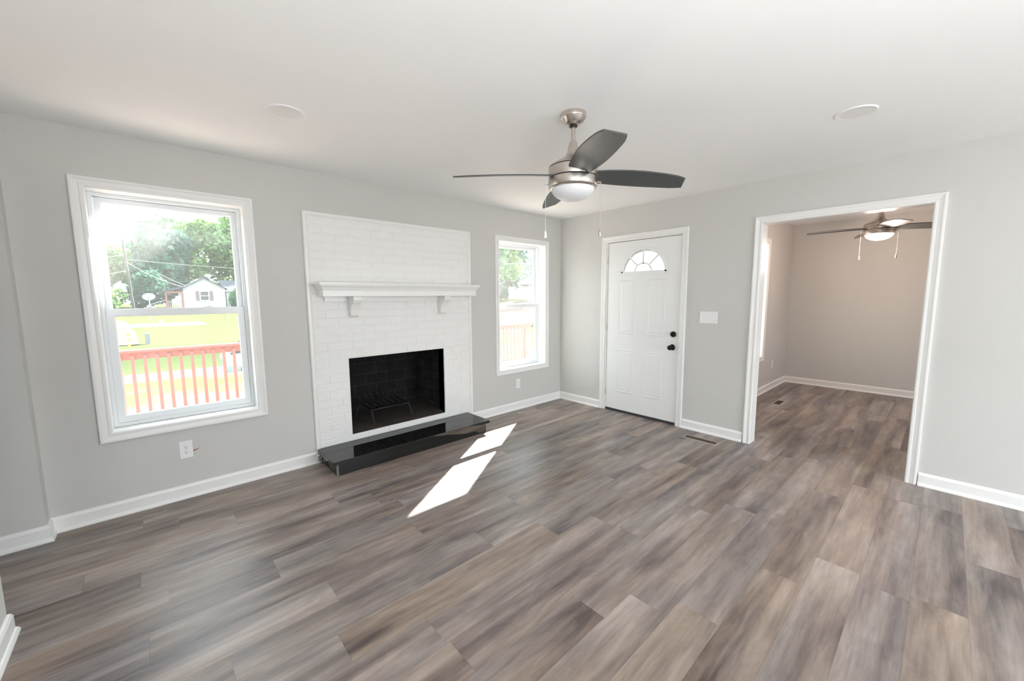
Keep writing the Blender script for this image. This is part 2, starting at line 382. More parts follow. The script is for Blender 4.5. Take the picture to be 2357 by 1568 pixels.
def wall_cells(mb, fn, u0, u1, v0, v1, holes):
    us = sorted({u0, u1, *[h[0] for h in holes], *[h[1] for h in holes]}); vs = sorted({v0, v1, *[h[2] for h in holes], *[h[3] for h in holes]})
    us = [u for u in us if u0 <= u <= u1]; vs = [v for v in vs if v0 <= v <= v1]
    for i in range(len(us)-1):
        for j in range(len(vs)-1):
            cu = (us[i]+us[i+1])/2; cv = (vs[j]+vs[j+1])/2
            if any(h[0] < cu < h[1] and h[2] < cv < h[3] for h in holes): continue
            a, b = fn(us[i], vs[j]), fn(us[i+1], vs[j+1]); mb.box(a, b)
    return mb

# ------------------------------------------------------------------ room shell
H = 2.44; H2 = 2.50
WT = 0.16
MB().box((-7.4, -6.6, -0.12), (3.6, 0.16, 0)).build('floor', floor_m, kind='structure')
MB().box((-7.4, -6.6, H), (0.12, 0.16, 2.62)).build('ceiling', ceil_m, kind='structure')
MB().box((0.12, -6.6, H2), (3.75, -1.685, 2.66)).build('ceiling_side_room', ceil_m, kind='structure')

W1 = (-4.395, -3.588, 0.562, 2.098)
W2 = (-1.107, -0.315, 0.532, 2.068)
FO = (-3.06, -1.71, 0.0, 1.21)
# wall with the fireplace
us_holes = [W1, W2, FO]
def wallA():
    mb = MB(); us = sorted({-4.705, 0.0, *[h[0] for h in us_holes], *[h[1] for h in us_holes]}); vs = sorted({0.0, H, *[h[2] for h in us_holes], *[h[3] for h in us_holes]})
    for i in range(len(us)-1):
        for j in range(len(vs)-1):
            cu = (us[i]+us[i+1])/2; cv = (vs[j]+vs[j+1])/2
            if any(h[0] < cu < h[1] and h[2] < cv < h[3] for h in us_holes): continue
            mb.box((us[i], 0, vs[j]), (us[i+1], WT, vs[j+1]))
    return mb
wallA().build('wall_fireplace', wall_m, kind='structure')
MB().box((-7.4, -0.10, 0), (-4.705, WT, H)).build('wall_hall', wall_m, kind='structure')
# wall with the front door
D = (-1.668, -0.733, 0.0, 2.066)
OP = (-3.457, -2.390, 0.0, 2.064)
mb = MB(); holes = [D, OP]
us = sorted({-6.6, WT, D[0], D[1], OP[0], OP[1]})
vs = sorted({0.0, 2.66, D[3], OP[3]})
for i in range(len(us)-1):
    for j in range(len(vs)-1):
        cu = (us[i]+us[i+1])/2; cv = (vs[j]+vs[j+1])/2
        if any(h[0] < cu < h[1] and h[2] < cv < h[3] for h in holes): continue
        mb.box((0, us[i], vs[j]), (0.12, us[i+1], vs[j+1]))
mb.build('wall_door', wall_m, kind='structure')
# left wall: low end of it shows at the edge of the frame, with the hall opening beyond it
mb = MB(); mb.box((-4.82, -6.6, 0), (-4.70, -1.0, H)); mb.box((-4.82, -1.0, 2.12), (-4.70, -0.10, H))
mb.build('wall_left', wall_m, kind='structure')
mb = MB(); mb.box((-7.4, -6.6, 0), (-7.25, -1.4, H)); mb.box((-7.4, -1.4, 0), (-7.25, -.6, .9)); mb.box((-7.4, -1.4, 2.1), (-7.25, -.6, H)); mb.box((-7.4, -.6, 0), (-7.25, -.1, H)); mb.box((-7.25, -3.2, 0), (-4.82, -3.05, H))
mb.build('wall_hall_far', wall_m, kind='structure')
# unseen back wall; opening and door frame added to let daylight in
mb = MB(); BO = (-4.5, -0.9, 0.0, 2.2)
mb.box((-7.4, -6.6, 0), (-2.5, -6.45, H)); mb.box((-0.3, -6.6, 0), (0.0, -6.45, H)); mb.box((-2.5, -6.6, 2.2), (-0.3, -6.45, H))
mb.build('wall_back', wall_m, kind='structure')
mb = MB(); frame_sweep(mb, (-2.44, -0.36, 0.05, 2.14), [(0, 0), (0, .08), (.06, .08), (.06, 0)], lambda u, v, d: (u, -6.55+d, v)); mb.box((-1.43, -6.55, 0.02), (-1.37, -6.47, 2.18))
mb.build('added_back_door', vinyl_m, kind='structure')

# side room beyond the cased opening
RW = (1.40, 2.20, 0.545, 2.125)
mb = MB(); us = [0.12, RW[0], RW[1], 3.6]; vs = [0, RW[2], RW[3], 2.66]
for i in range(3):
    for j in range(3):
        if i == 1 and j == 1: continue
        mb.box((us[i], -1.845, vs[j]), (us[i+1], -1.685, vs[j+1]))
mb.build('wall_side_room_front', wall_m, kind='structure')
mb = MB(); mb.box((3.46, -6.6, 0), (3.6, -1.845, 2.66)); mb.build('wall_side_room_far', wall_m, kind='structure')
mb = MB(); mb.box((0.12, -5.9, 0), (1.8, -5.8, 2.66)); mb.box((2.8, -5.9, 0), (3.46, -5.8, 2.66)); mb.box((1.8, -5.9, 0), (2.8, -5.8, .55)); mb.box((1.8, -5.9, 1.75), (2.8, -5.8, 2.66))
mb.build('wall_side_room_back', wall_m, kind='structure')

# baseboards with shoe moulding: profile (depth from wall, z)
BP = [(0, 0), (0.026, 0), (0.026, 0.008), (0.020, 0.020), (0.0145, 0.024), (0.0145, 0.080), (0.009, 0.093), (0.003, 0.098), (0, 0.098)]
def baseboard(name, path, left=True):
    """path of xy points along the wall line, room on the right hand side of travel"""
    mb = MB(); n = len(path); P = [Vector((p[0], p[1])) for p in path]; rows = []
    for i, p in enumerate(P):
        dirs = []
        if i > 0: dirs.append((P[i]-P[i-1]).normalized())
        if i < n-1: dirs.append((P[i+1]-P[i]).normalized())
        ns = [Vector((d.y, -d.x)) for d in dirs]
        if len(ns) == 2:
            b = (ns[0]+ns[1]).normalized(); b = b / max(0.2, b.dot(ns[0]))
        else: b = ns[0]
        rows.append([(p.x+b.x*d, p.y+b.y*d, z) for d, z in BP])
    k = len(BP); v = [q for r_ in rows for q in r_]; f = []
    for i in range(n-1):
        for j in range(k): f.append((i*k+j, i*k+(j+1) % k, (i+1)*k+(j+1) % k, (i+1)*k+j))
    f.append(tuple(range(k))); f.append(tuple((n-1)*k+j for j in range(k))[::-1])
    mb.add(v, f); return mb.build(name, trim_m, kind='structure')
baseboard('baseboard_fireplace_left', [(-7.2, -0.10), (-4.705, -0.10), (-4.705, 0), (-3.1935, 0)])
baseboard('baseboard_fireplace_right', [(-1.52, 0), (0, 0), (0, -0.668)])
baseboard('baseboard_door', [(0, -1.730), (0, -2.325)])
baseboard('baseboard_right', [(0, -3.521), (0, -6.4)])
baseboard('baseboard_left', [(-4.70, -6.4), (-4.70, -1.0), (-4.82, -1.0)])
baseboard('baseboard_side_room', [(0.13, -1.845), (3.46, -1.845), (3.46, -5.8)])

# ------------------------------------------------------------------ windows
def fA(y0=0.0): return lambda u, v, d: (u, y0-d, v)
def window(n, W, label, y0=0.0, locks=True):
    u0, u1, v0, v1 = W; f = fA(y0)
    root = thing('window_%d' % n, label, 'window', ((u0+u1)/2, y0, v0), kind='structure')
    frame_sweep(MB(), (u0, u1, v0, v1), CASING, f).build('casing', trim_m, root)
    # jamb lining
    frame_sweep(MB(), (u0+.003, u1-.003, v0+.003, v1-.003), [(0, 0.008), (0, -0.155), (.003, -0.155), (.003, 0.008)], f).build('jamb', trim_m, root)
    # vinyl frame with stepped tracks
    frame_sweep(MB(), (u0+.024, u1-.024, v0+.026, v1-.024), [(0, -.112), (0, -.19), (.021, -.19), (.021, -.108), (.012, -.108), (.010, -.112)], f).build('frame', vinyl_m, root, bevel=.0015)
    mid = (v0+v1)/2
    def sash(name, a, d0, d1, st, bot, top):
        x0, x1, z0, z1 = a
        mb = MB(); prof = lambda w: w
        # stiles and rails as one frame with unequal rails and a glazing bead
        ix0, ix1, iz0, iz1 = x0+st, x1-st, z0+bot, z1-top
        outer = [(x0, z0), (x0, z1), (x1, z1), (x1, z0)]; inner = [(ix0, iz0), (ix0, iz1), (ix1, iz1), (ix1, iz0)]
        bead = [(ix0+.006, iz0+.006), (ix0+.006, iz1-.006), (ix1-.006, iz1-.006), (ix1-.006, iz0+.006)]
        dm = (d0+d1)/2
        loops = [(outer, d1), (outer, d0), (inner, d0), (bead, d0-.007), (bead, d1+.005), (inner, d1)]
        vsx = [f(u, v, d) for lp, d in loops for u, v in lp]; nl = len(loops); fs = []
        for i in range(nl):
            j = (i+1) % nl
            for k in range(4): l = (k+1) % 4; fs.append((i*4+k, i*4+l, j*4+l, j*4+k))
        mb.add(vsx, fs); s = mb.build(name, vinyl_m, root, bevel=.001)
        g = MB(); g.box(f(bead[0][0]-.002, bead[0][1]-.002, dm-.002), f(bead[2][0]+.002, bead[2][1]+.002, dm+.002))
        g.build('pane', glass_m, s)
        return s
    sash('upper_sash', (u0+.026, u1-.026, mid-.012, v1-.026), -.150, -.176, .029, .030, .030)
    lo = sash('lower_sash', (u0+.026, u1-.026, v0+.028, mid+.026), -.116, -.146, .035, .040, .046)
    MB().box(f(u0+.12, v0+.028, -.108), f(u1-.12, v0+.034, -.117)).build('lift_rail', vinyl_m, lo)
    for uu in ((u0*.70+u1*.30), (u0*.30+u1*.70)):
        mb = MB(); z = mid+.026
        mb.box(f(uu-.032, z, -.120), f(uu+.032, z+.006, -.146)); mb.lathe([(0.013, 0), (0.013, .008), (.004, .012)], f(uu, z+.006, -.132), 16)
        mb.bar(f(uu-.004, z+.012, -.130), f(uu+.028, z+.012, -.136), .009, .007)
        mb.build('sash_lock', vinyl_m, lo, bevel=.001)
    return root
window(1, W1, 'large white double-hung window left of the fireplace, overlooking the red deck rail')
window(2, W2, 'narrow-looking white double-hung window between the fireplace and the room corner')
window(3, RW, 'white window glimpsed beside the cased opening, on the side room wall', y0=-1.845)

# ------------------------------------------------------------------ door and openings on the door wall
def fB(x0=0.0): return lambda u, v, d: (x0-d, u, v)
f = fB()
frame_sweep(MB(), (OP[0]+.003, OP[1]-.003, 0, OP[3]-.003), CASING, f, closed=False).build('trim_1', trim_m, kind='structure')
frame_sweep(MB(), (OP[0]+.006, OP[1]-.006, 0, OP[3]-.006), [(0, 0.006), (0, -.126), (.006, -.126), (.006, 0.006)], f, closed=False).build('trim_2', trim_m, kind='structure')
frame_sweep(MB(), (OP[0]+.003, OP[1]-.003, 0, OP[3]-.003), CASING, lambda u, v, d: (0.12+d, u, v), closed=False).build('trim_3', trim_m, kind='structure')
door = thing('door_1', 'white front door with fanlight and black knob, hinged on its left', 'door', (0.0, -1.2, 0), kind='structure')
frame_sweep(MB(), (D[0]+.0, D[1]-.0, 0, D[3]-.003), CASING, f, closed=False).build('casing', trim_m, door)
frame_sweep(MB(), (D[0]+.012, D[1]-.014, 0, D[3]-.012), [(0, .003), (0, -.125), (.012, -.125), (.012, .003)], f, closed=False).build('jamb', trim_m, door)
frame_sweep(MB(), (D[0]+.022, D[1]-.024, 0, D[3]-.024), [(0, -.060), (0, -.110), (.010, -.110), (.010, -.060)], f, closed=False).build('door_stop', gap_m, door)
MB().box((0.008, D[0], 0), (0.15, D[1], 0.022)).build('threshold', gap_m, door)
# slab
s0, s1, z0, z1 = -1.6525, -0.7505, 0.030, 2.048
cy, cz, RO, RG = -1.218, 1.677, 0.286, 0.262
X0, X1 = 0.010, 0.054
mb = MB()
mb.box((X0, s0, z0), (X1, s1, 1.66))
N = 36
arc = [(cy+RG*math.cos(math.pi*k/N), cz+.022+(RG-.003)*math.sin(math.pi*k/N)*0.93) for k in range(N+1)]
def outer(k):
    a = math.pi*k/N; dx, dz = math.cos(a), math.sin(a)
    t = 1e9
    if dx > 1e-6: t = min(t, (s1-cy)/dx)
    if dx < -1e-6: t = min(t, (s0-cy)/dx)
    if dz > 1e-6: t = min(t, (z1-1.66)/dz)
    return (cy+dx*t, 1.66+dz*t)
out = [outer(k) for k in range(N+1)]
# exact corners
ia = min(range(N+1), key=lambda k: math.hypot(out[k][0]-s1, out[k][1]-z1)); ib = min(range(N+1), key=lambda k: math.hypot(out[k][0]-s0, out[k][1]-z1))
out[ia] = (s1, z1); out[ib] = (s0, z1)
inn = [(arc[0][0], 1.66)] + arc + [(arc[-1][0], 1.66)]
out = [(s1, 1.66)] + out + [(s0, 1.66)]
n = len(inn)
v = [(X, y, z) for X in (X0, X1) for lst in (inn, out) for y, z in lst]
fs = []
for i in range(n-1):
    fs += [(i, i+1, n+i+1, n+i), (2*n+i, 3*n+i, 3*n+i+1, 2*n+i+1), (i, 2*n+i, 2*n+i+1, i+1), (n+i, n+i+1, 3*n+i+1, 3*n+i)]
mb.add(v, fs)
mb.box((X0+.0001, cy-RG, 1.66), (X1-.0001, cy+RG, cz+.022))
slab = mb.build('slab', door_m, door)
# four moulded panels
PROF = [(0, 0), (0, .001), (-.006, .0045), (-.011, .0045), (-.016, .0012), (-.020, .0012), (-.040, .005), (-.040, 0)]
for u0, u1, v0, v1 in ((-1.128, -.912, .974, 1.608), (-1.492, -1.278, .968, 1.608), (-1.118, -.900, .252, .778), (-1.482, -1.268, .249, .776)):
    mb = MB(); frame_sweep(mb, (u0, u1, v0, v1), PROF, fB(X0)); mb.box((X0-.005, u0+.039, v0+.039), (X0, u1-.039, v1-.039))
    mb.build('panel', door_m, door)
# fanlight frame and bars
mb = MB(); FC = cz-.012
def ring(r0, r1, sz, c, zc, d0, d1, nn=40):
    vv = []; ff = []
    for k in range(nn+1):
        a = math.pi*k/nn
        for r, d in ((r0, d0), (r0, d1), ((r0*.35+r1*.65), d1), (r1, d1-.004), (r1, d0)):
            vv.append((X0-d, c+r*math.cos(a), zc+r*math.sin(a)*sz))
    for k in range(nn):
        for j in range(5): l = (j+1) % 5; ff.append((k*5+j, k*5+l, (k+1)*5+l, (k+1)*5+j))
    mb.add(vv, ff)
ring(.258, .290, 0.985, cy, cz+.006, 0, .010)
ring(.092, .110, 0.92, cy, cz+.018, 0, .007)
mb.box((X0, cy-.290, cz-.018), (X0-.010, cy+.290, cz+.022))
for a in (45, 90, 135):
    a = R(a); dx, dz = math.cos(a), math.sin(a)*.97
    mb.bar((X0-.004, cy+dx*.098, cz+.016+dz*.098), (X0-.004, cy+dx*.262, cz+.016+dz*.262), .007, .018) if a != R(90) else mb.box((X0, cy-.009, cz+.10), (X0-.007, cy+.009, cz+.272))
fan_l = mb.build('fanlight', door_m, door)
g = MB(); g.prism([(cy-.256, cz+.01)] + [(cy+.262*math.cos(math.pi*k/30), cz+.014+.25*math.sin(math.pi*k/30)) for k in range(31)][::-1][0:0] + [(cy+.256, cz+.01)] + [(cy+.262*math.cos(math.pi*k/30), cz+.02+.25*math.sin(math.pi*k/30)) for k in range(31)], lambda p, t: (t, p[0], p[1]), X0+.018, X0+.022)
g.build('pane', glow_pane_m, fan_l)
sc = MB()
for a in (4, 48, 90, 132, 176): sc.lathe([(.003, 0), (.003, .001)], (X0-.0115, cy+.275*math.cos(R(a)), cz+.006+.268*math.sin(R(a))), 8, 'x')
sc.lathe([(.003, 0), (.003, .001)], (X0-.0115, cy, cz+.002), 8, 'x'); sc.build('screw', hinge_m, fan_l)
# lock set
mb = MB(); mb.lathe([(.031, X0), (.031, X0-.010), (.026, X0-.016), (.012, X0-.018)], (0, -1.597, 1.003), 32, 'x'); mb.box((X0-.016, -1.602, .984), (X0-.030, -1.592, 1.022))
mb.build('deadbolt', bronze_m, door, smooth=True)
mb = MB(); mb.lathe([(.033, X0), (.033, X0-.006), (.026, X0-.011), (.013, X0-.015), (.012, X0-.032), (.020, X0-.040), (.0265, X0-.050), (.0275, X0-.060), (.023, X0-.070), (.010, X0-.0745)], (0, -1.590, .860), 32, 'x')
mb.build('door_knob', bronze_m, door, smooth=True)
MB().box((X0-.0005, -1.6545, .845), (X0+.03, -1.652, .90)).build('latch_plate', gap_m, door)
for zz in (1.846, 1.037, .232):
    mb = MB(); mb.box((.012, -.7495, zz-.048), (.0105, -.733, zz+.048)); mb.tube([(.004, -.744, zz-.048), (.004, -.744, zz+.048)], .0065, 12)
    mb.build('hinge', hinge_m, door)

# ------------------------------------------------------------------ fireplace
BX0, BX1, BZ = -3.192, -1.523, 2.122
PX0, PX1, PZ0, PZ1 = -2.880, -1.889, 0.178, 0.880
fp = thing('fireplace', 'white painted brick fireplace with open sooty black firebox', 'fireplace', (-2.357, 0, 0))
mb = MB(); IX0, IX1, IZ = BX0+.030, BX1-.030, BZ-.030
# backing (mortar plane) in strips around the opening
for a in ((IX0-.005, PX0, 0, IZ), (PX1, IX1+.005, 0, IZ), (PX0, PX1, 0, PZ0), (PX0, PX1, PZ1, IZ)):
    mb.box((a[0], -.012, a[2]), (a[1], .10, a[3]))
def brick(x0, x1, z0, z1):
    g_ = .0022; b_ = .004; y = -.0142 - random.random()*.0014
    x0 += g_; x1 -= g_; z0 += g_; z1 -= g_
    j = lambda: (random.random()-.5)*.0028
    o = [(x0+j(), z0+j()), (x1+j(), z0+j()), (x1+j(), z1+j()), (x0+j(), z1+j())]
    i_ = [(o[0][0]+b_, o[0][1]+b_), (o[1][0]-b_, o[1][1]+b_), (o[2][0]-b_, o[2][1]-b_), (o[3][0]+b_, o[3][1]-b_)]
    v = [(p[0], -.0110, p[1]) for p in o] + [(p[0], y+(random.random()-.5)*.0012, p[1]) for p in i_]
    mb.add(v, [(4, 5, 6, 7), (0, 1, 5, 4), (1, 2, 6, 5), (2, 3, 7, 6), (3, 0, 4, 7)])
CH = (IZ - PZ0) / 27.0; BL = 0.2115
z = PZ0; r_ = 0
while z < IZ - .01:
    z2 = min(z+CH, IZ); x = IX0 - (BL/2 if r_ % 2 else 0)
    while x < IX1 - .004:
        a, b = max(x, IX0), min(x+BL, IX1)
        segs = [(a, b)]
        if z < PZ1 - .02:
            segs = []
            if a < PX0: segs.append((a, min(b, PX0)))
            if b > PX1: segs.append((max(a, PX1), b))
        for p, q in segs:
            if q-p > .02: brick(p, q, z, z2)
        x += BL
    z = z2; r_ += 1
x = IX0
while x < IX1-.01: brick(x, min(x+.2115, IX1), .124, PZ0); x += .2115
x = IX0
while x < IX1-.01: brick(x, min(x+.2115, IX1), .04, .122); x += .2115
mb.build('brick_surround', brick_m, fp)
mb = MB(); frame_sweep(mb, (IX0, IX1, 0, IZ), [(0, 0), (0, .018), (.010, .024), (.024, .024), (.030, .018), (.030, 0)], fA(), closed=False)
mb.build('edge_trim', trim_m, fp)
# firebox: inside faces, material index 0 back, 1 sides, 2 floor
mb = MB(); YF, YB = .10, .66
FL = [(-2.97, YF), (-2.90, YB), (-1.865, YB), (-1.80, YF)]
ZF, ZT = .195, 1.05
def wallq(p, q, mi): 
    mb.add([(p[0], p[1], ZF-.05), (q[0], q[1], ZF-.05), (q[0], q[1], ZT), (p[0], p[1], ZT)], [(0, 1, 2, 3)], mi)
wallq(FL[0], FL[1], 1); wallq(FL[1], FL[2], 0); wallq(FL[2], FL[3], 1)
wallq((PX0, 0.0), (PX0, YF), 1); wallq((PX1, YF), (PX1, 0.0), 1); wallq((PX0, YF), FL[0], 1); wallq(FL[3], (PX1, YF), 1)
mb.add([(PX0, -.005, ZF-.018), (PX1, -.005, ZF-.018), (PX1, YF, ZF), (PX0, YF, ZF)], [(0, 1, 2, 3)], 2)
mb.add([(FL[0][0], YF, ZF), (FL[3][0], YF, ZF), (FL[2][0], YB, ZF), (FL[1][0], YB, ZF)], [(0, 1, 2, 3)], 2)
mb.add([(FL[0][0], YF, PZ1+.10), (FL[3][0], YF, PZ1+.10), (FL[2][0], YB, ZT), (FL[1][0], YB, ZT)], [(0, 1, 2, 3)], 0)
mb.add([(PX0, YF, PZ1), (PX1, YF, PZ1), (PX1, YF, PZ1+.12), (PX0, YF, PZ1+.12)], [(0, 1, 2, 3)], 0)
# outer shell of the masonry behind the wall
mb.box((-3.05, .76, .0), (-1.72, .80, 1.2), 0); mb.box((-3.05, .10, .0), (-2.99, .76, 1.2), 0); mb.box((-1.78, .10, .0), (-1.72, .76, 1.2), 0); mb.box((-3.05, .10, 1.1), (-1.72, .8, 1.2), 0)
mb.box((-3.05, .17, 0.0), (-1.72, .76, .10), 0)
mb.build('firebox', [fb_back, fb_side, ash_m], fp)
MB().box((PX0-.0, -.008, PZ1-.004), (PX1, .095, PZ1+.004)).build('lintel', black_m, fp)

gr = thing('fireplace_grate', 'black iron log grate standing on the ash inside the firebox', 'grate', (-2.43, .24, .2))
gz = .20; G0, G1, GY0, GY1 = -2.655, -2.245, .085, .37
mb = MB()
for yy_ in (GY0+.015, GY1): MB().tube([(G0, yy_, gz+.135), (G1-.02, yy_, gz+.135)], .008, 8).build('cross_bar', iron_m, gr)
for lx, ly, fx, fy in ((G0+.0, GY0+.015, G0+.012, GY0-.02), (G1-.02, GY0+.015, G1+.015, GY0+.0), (G0, GY1, G0-.06, GY1+.0), (G1-.02, GY1, G1-.0, GY1+.02)):
    MB().tube([(lx, ly, gz+.137), (lx*.8+fx*.2, ly*.8+fy*.2, gz+.128), (fx, fy, gz)], .0085, 8).build('leg', iron_m, gr)
for k in range(7):
    x = G0 + .008 + k*(G1-G0-.03)/6
    MB().tube([(x+.018, GY0-.022, gz+.185), (x+.012, GY0-.006, gz+.160), (x, GY0+.03, gz+.146), (x, .25, gz+.145), (x, .34, gz+.152), (x-.004, .380, gz+.185), (x-.010, .400, gz+.232)], .0075, 8).build('grate_bar', iron_m, gr, smooth=True)
mb = MB()
for k in range(60):
    x = random.uniform(-2.86, -1.95); y = random.uniform(.0, .55); s = random.uniform(.004, .014); a = random.random()*3
    mb.bar((x-math.cos(a)*s, y-math.sin(a)*s, ZF+.001), (x+math.cos(a)*s, y+math.sin(a)*s, ZF+.003), s*.5, s*.4, 0)
tag(mb.build('ash_debris', mat('char_bits', (.03, .018, .014), .95)), 'dark charred bits scattered over the firebox floor', 'ash', kind='stuff')

# mantel shelf with two corbels
mt = thing('mantel_shelf', 'white crown-moulded mantel shelf across the painted bricks on two corbels', 'shelf', (-2.34, -.02, 1.43))
MPROF = [(-.175, 1.432), (-.175, 1.478), (-.172, 1.480), (-.178, 1.486), (-.180, 1.494), (-.190, 1.510), (-.199, 1.519), (-.199, 1.526), (-.206, 1.529), (-.206, 1.543)]
mb = MB(); rows = []
for y, z in MPROF:
    ex = -.175 - y
    rows.append([(-3.112-ex, -.016, z), (-3.112-ex, y, z), (-1.572+ex, y, z), (-1.572+ex, -.016, z)])
v = [p for r_ in rows for p in r_]; fs = []
for i in range(len(rows)-1):
    for k in range(3): fs.append((i*4+k, i*4+k+1, (i+1)*4+k+1, (i+1)*4+k))
fs.append((0, 3, 2, 1)); fs.append(tuple((len(rows)-1)*4+k for k in range(4)))
fs += [tuple([i*4 for i in range(len(rows))]), ]
fs[-1] = tuple([i*4 for i in range(len(rows))] + [i*4+3 for i in range(len(rows))][::-1])
mb.add(v, fs); mb.build('shelf', trim_m, mt)
MB().box((-3.06, -.030, 1.388), (-1.62, -.0155, 1.432)).build('cleat', trim_m, mt)
def corbel_pts():
    p = [(-.016, 1.432), (-.150, 1.432), (-.152, 1.400), (-.147, 1.388), (-.136, 1.384)]
    for k in range(7): a = R(90+k*15*.9); p.append((-.136+.0+ (.034*(1-math.cos(R(k*15)))), 1.384-.003-.030*math.sin(R(k*15))*0.5))
    p += [(-.098, 1.358), (-.086, 1.340), (-.078, 1.320), (-.072, 1.300), (-.070, 1.282), (-.068, 1.266), (-.058, 1.254), (-.044, 1.249), (-.016, 1.250)]
    return p
for x in (-2.862, -1.950):
    mb = MB(); mb.prism(corbel_pts(), lambda p, t: (t, p[0], p[1]), x, x+.072)
    co = mb.build('corbel', trim_m, mt, bevel=.002)
    MB().lathe([(.008, -.0705), (.008, -.0735), (.003, -.0745)], (x+.036, 0, 1.292), 12, 'y').build('screw_cap', trim_m, co)

# granite hearth
he = thing('hearth', 'polished black granite raised hearth in front of the fireplace', 'hearth', (-2.39, -.2, 0))
HZ = .124
MB().box((-3.186, -.410, HZ-.030), (-1.598, -.016, HZ)).build('top_slab', granite_m, he, bevel=.002)
MB().box((-3.140, -.397, 0), (-1.640, -.385, HZ-.030)).build('front_tile', granite_m, he)
MB().box((-3.1545, -.3965, 0), (-3.1405, -.383, HZ-.030)).build('tile_edge', edge_m, he)
MB().prism([(-.383, 0), (-.383, HZ-.030), (-.075, HZ-.030), (-.092, .052), (-.083, .040), (-.10, 0)], lambda p, t: (t, p[0], p[1]), -3.154, -3.142).build('side_tile', granite_m, he)
MB().box((-1.652, -.385, 0), (-1.640, -.02, HZ-.030)).build('side_tile', granite_m, he)
MB().box((-3.130, -.384, 0), (-1.655, -.02, HZ-.031)).build('core', black_m, he)
mb = MB()  # thin black rods behind the left end of the hearth
for zz in (.030, .062, .088): mb.bar((-3.188, -.040, zz), (-3.150, -.040, zz+.004), .0035)
mb.bar((-3.188, -.040, .028), (-3.188, -.040, .066), .0035); mb.bar((-3.156, -.040, .0), (-3.156, -.040, .092), .005); mb.bar((-3.172, -.032, 0), (-3.150, -.06, .0), .004)
tag(mb.build('thin_rods', black_m), 'small thin black bracket poking out behind the left end of the hearth', 'rods')

# ------------------------------------------------------------------ ceiling fans
def blade_mesh():
    # along +x from r=.125 to r=.665, +y is counter-clockwise; the clockwise edge is raised
    mb = MB(); n = 18; top = []; r0, L = .118, .560; pitch = R(14)
    def edge(t, side):
        w = .058 + .020*math.sin(math.pi*min(1, t*1.02)**.9)
        if side > 0: x = r0 + L*t*1.0
        else: x = r0 + L*t*.955
        if t > .85: w -= .012*((t-.85)/.15)**2
        return x, w*side
    ring_ = []
    A = [edge(i/n, -1) for i in range(n+1)]; B = [edge(i/n, 1) for i in range(n+1)]
    K = 4; tz = .0035; V = []; 
    for i in range(n+1):
        for k in range(K+1):
            s = k/K; x = A[i][0]*(1-s)+B[i][0]*s; y = A[i][1]*(1-s)+B[i][1]*s
            z = -y*math.tan(pitch) - .022*((x-r0)/L)**2
            V.append((x, y*math.cos(pitch), z))
    m_ = len(V); vv = [(x, y, z+tz) for x, y, z in V] + [(x, y, z-tz) for x, y, z in V]; ff = []
    idx = lambda i, k: i*(K+1)+k
    for i in range(n):
        for k in range(K):
            a, b, c, d = idx(i, k), idx(i+1, k), idx(i+1, k+1), idx(i, k+1); ff += [(a, b, c, d), (m_+d, m_+c, m_+b, m_+a)]
        ff += [(idx(i, 0), m_+idx(i, 0), m_+idx(i+1, 0), idx(i+1, 0)), (idx(i, K), idx(i+1, K), m_+idx(i+1, K), m_+idx(i, K))]
    for k in range(K):
        ff += [(idx(0, k), idx(0, k+1), m_+idx(0, k+1), m_+idx(0, k)), (idx(n, k), m_+idx(n, k), m_+idx(n, k+1), idx(n, k+1))]
    return mb.add(vv, ff)
def dup_mat_obj(o, m): o.data = o.data.copy(); o.data.materials[0] = m

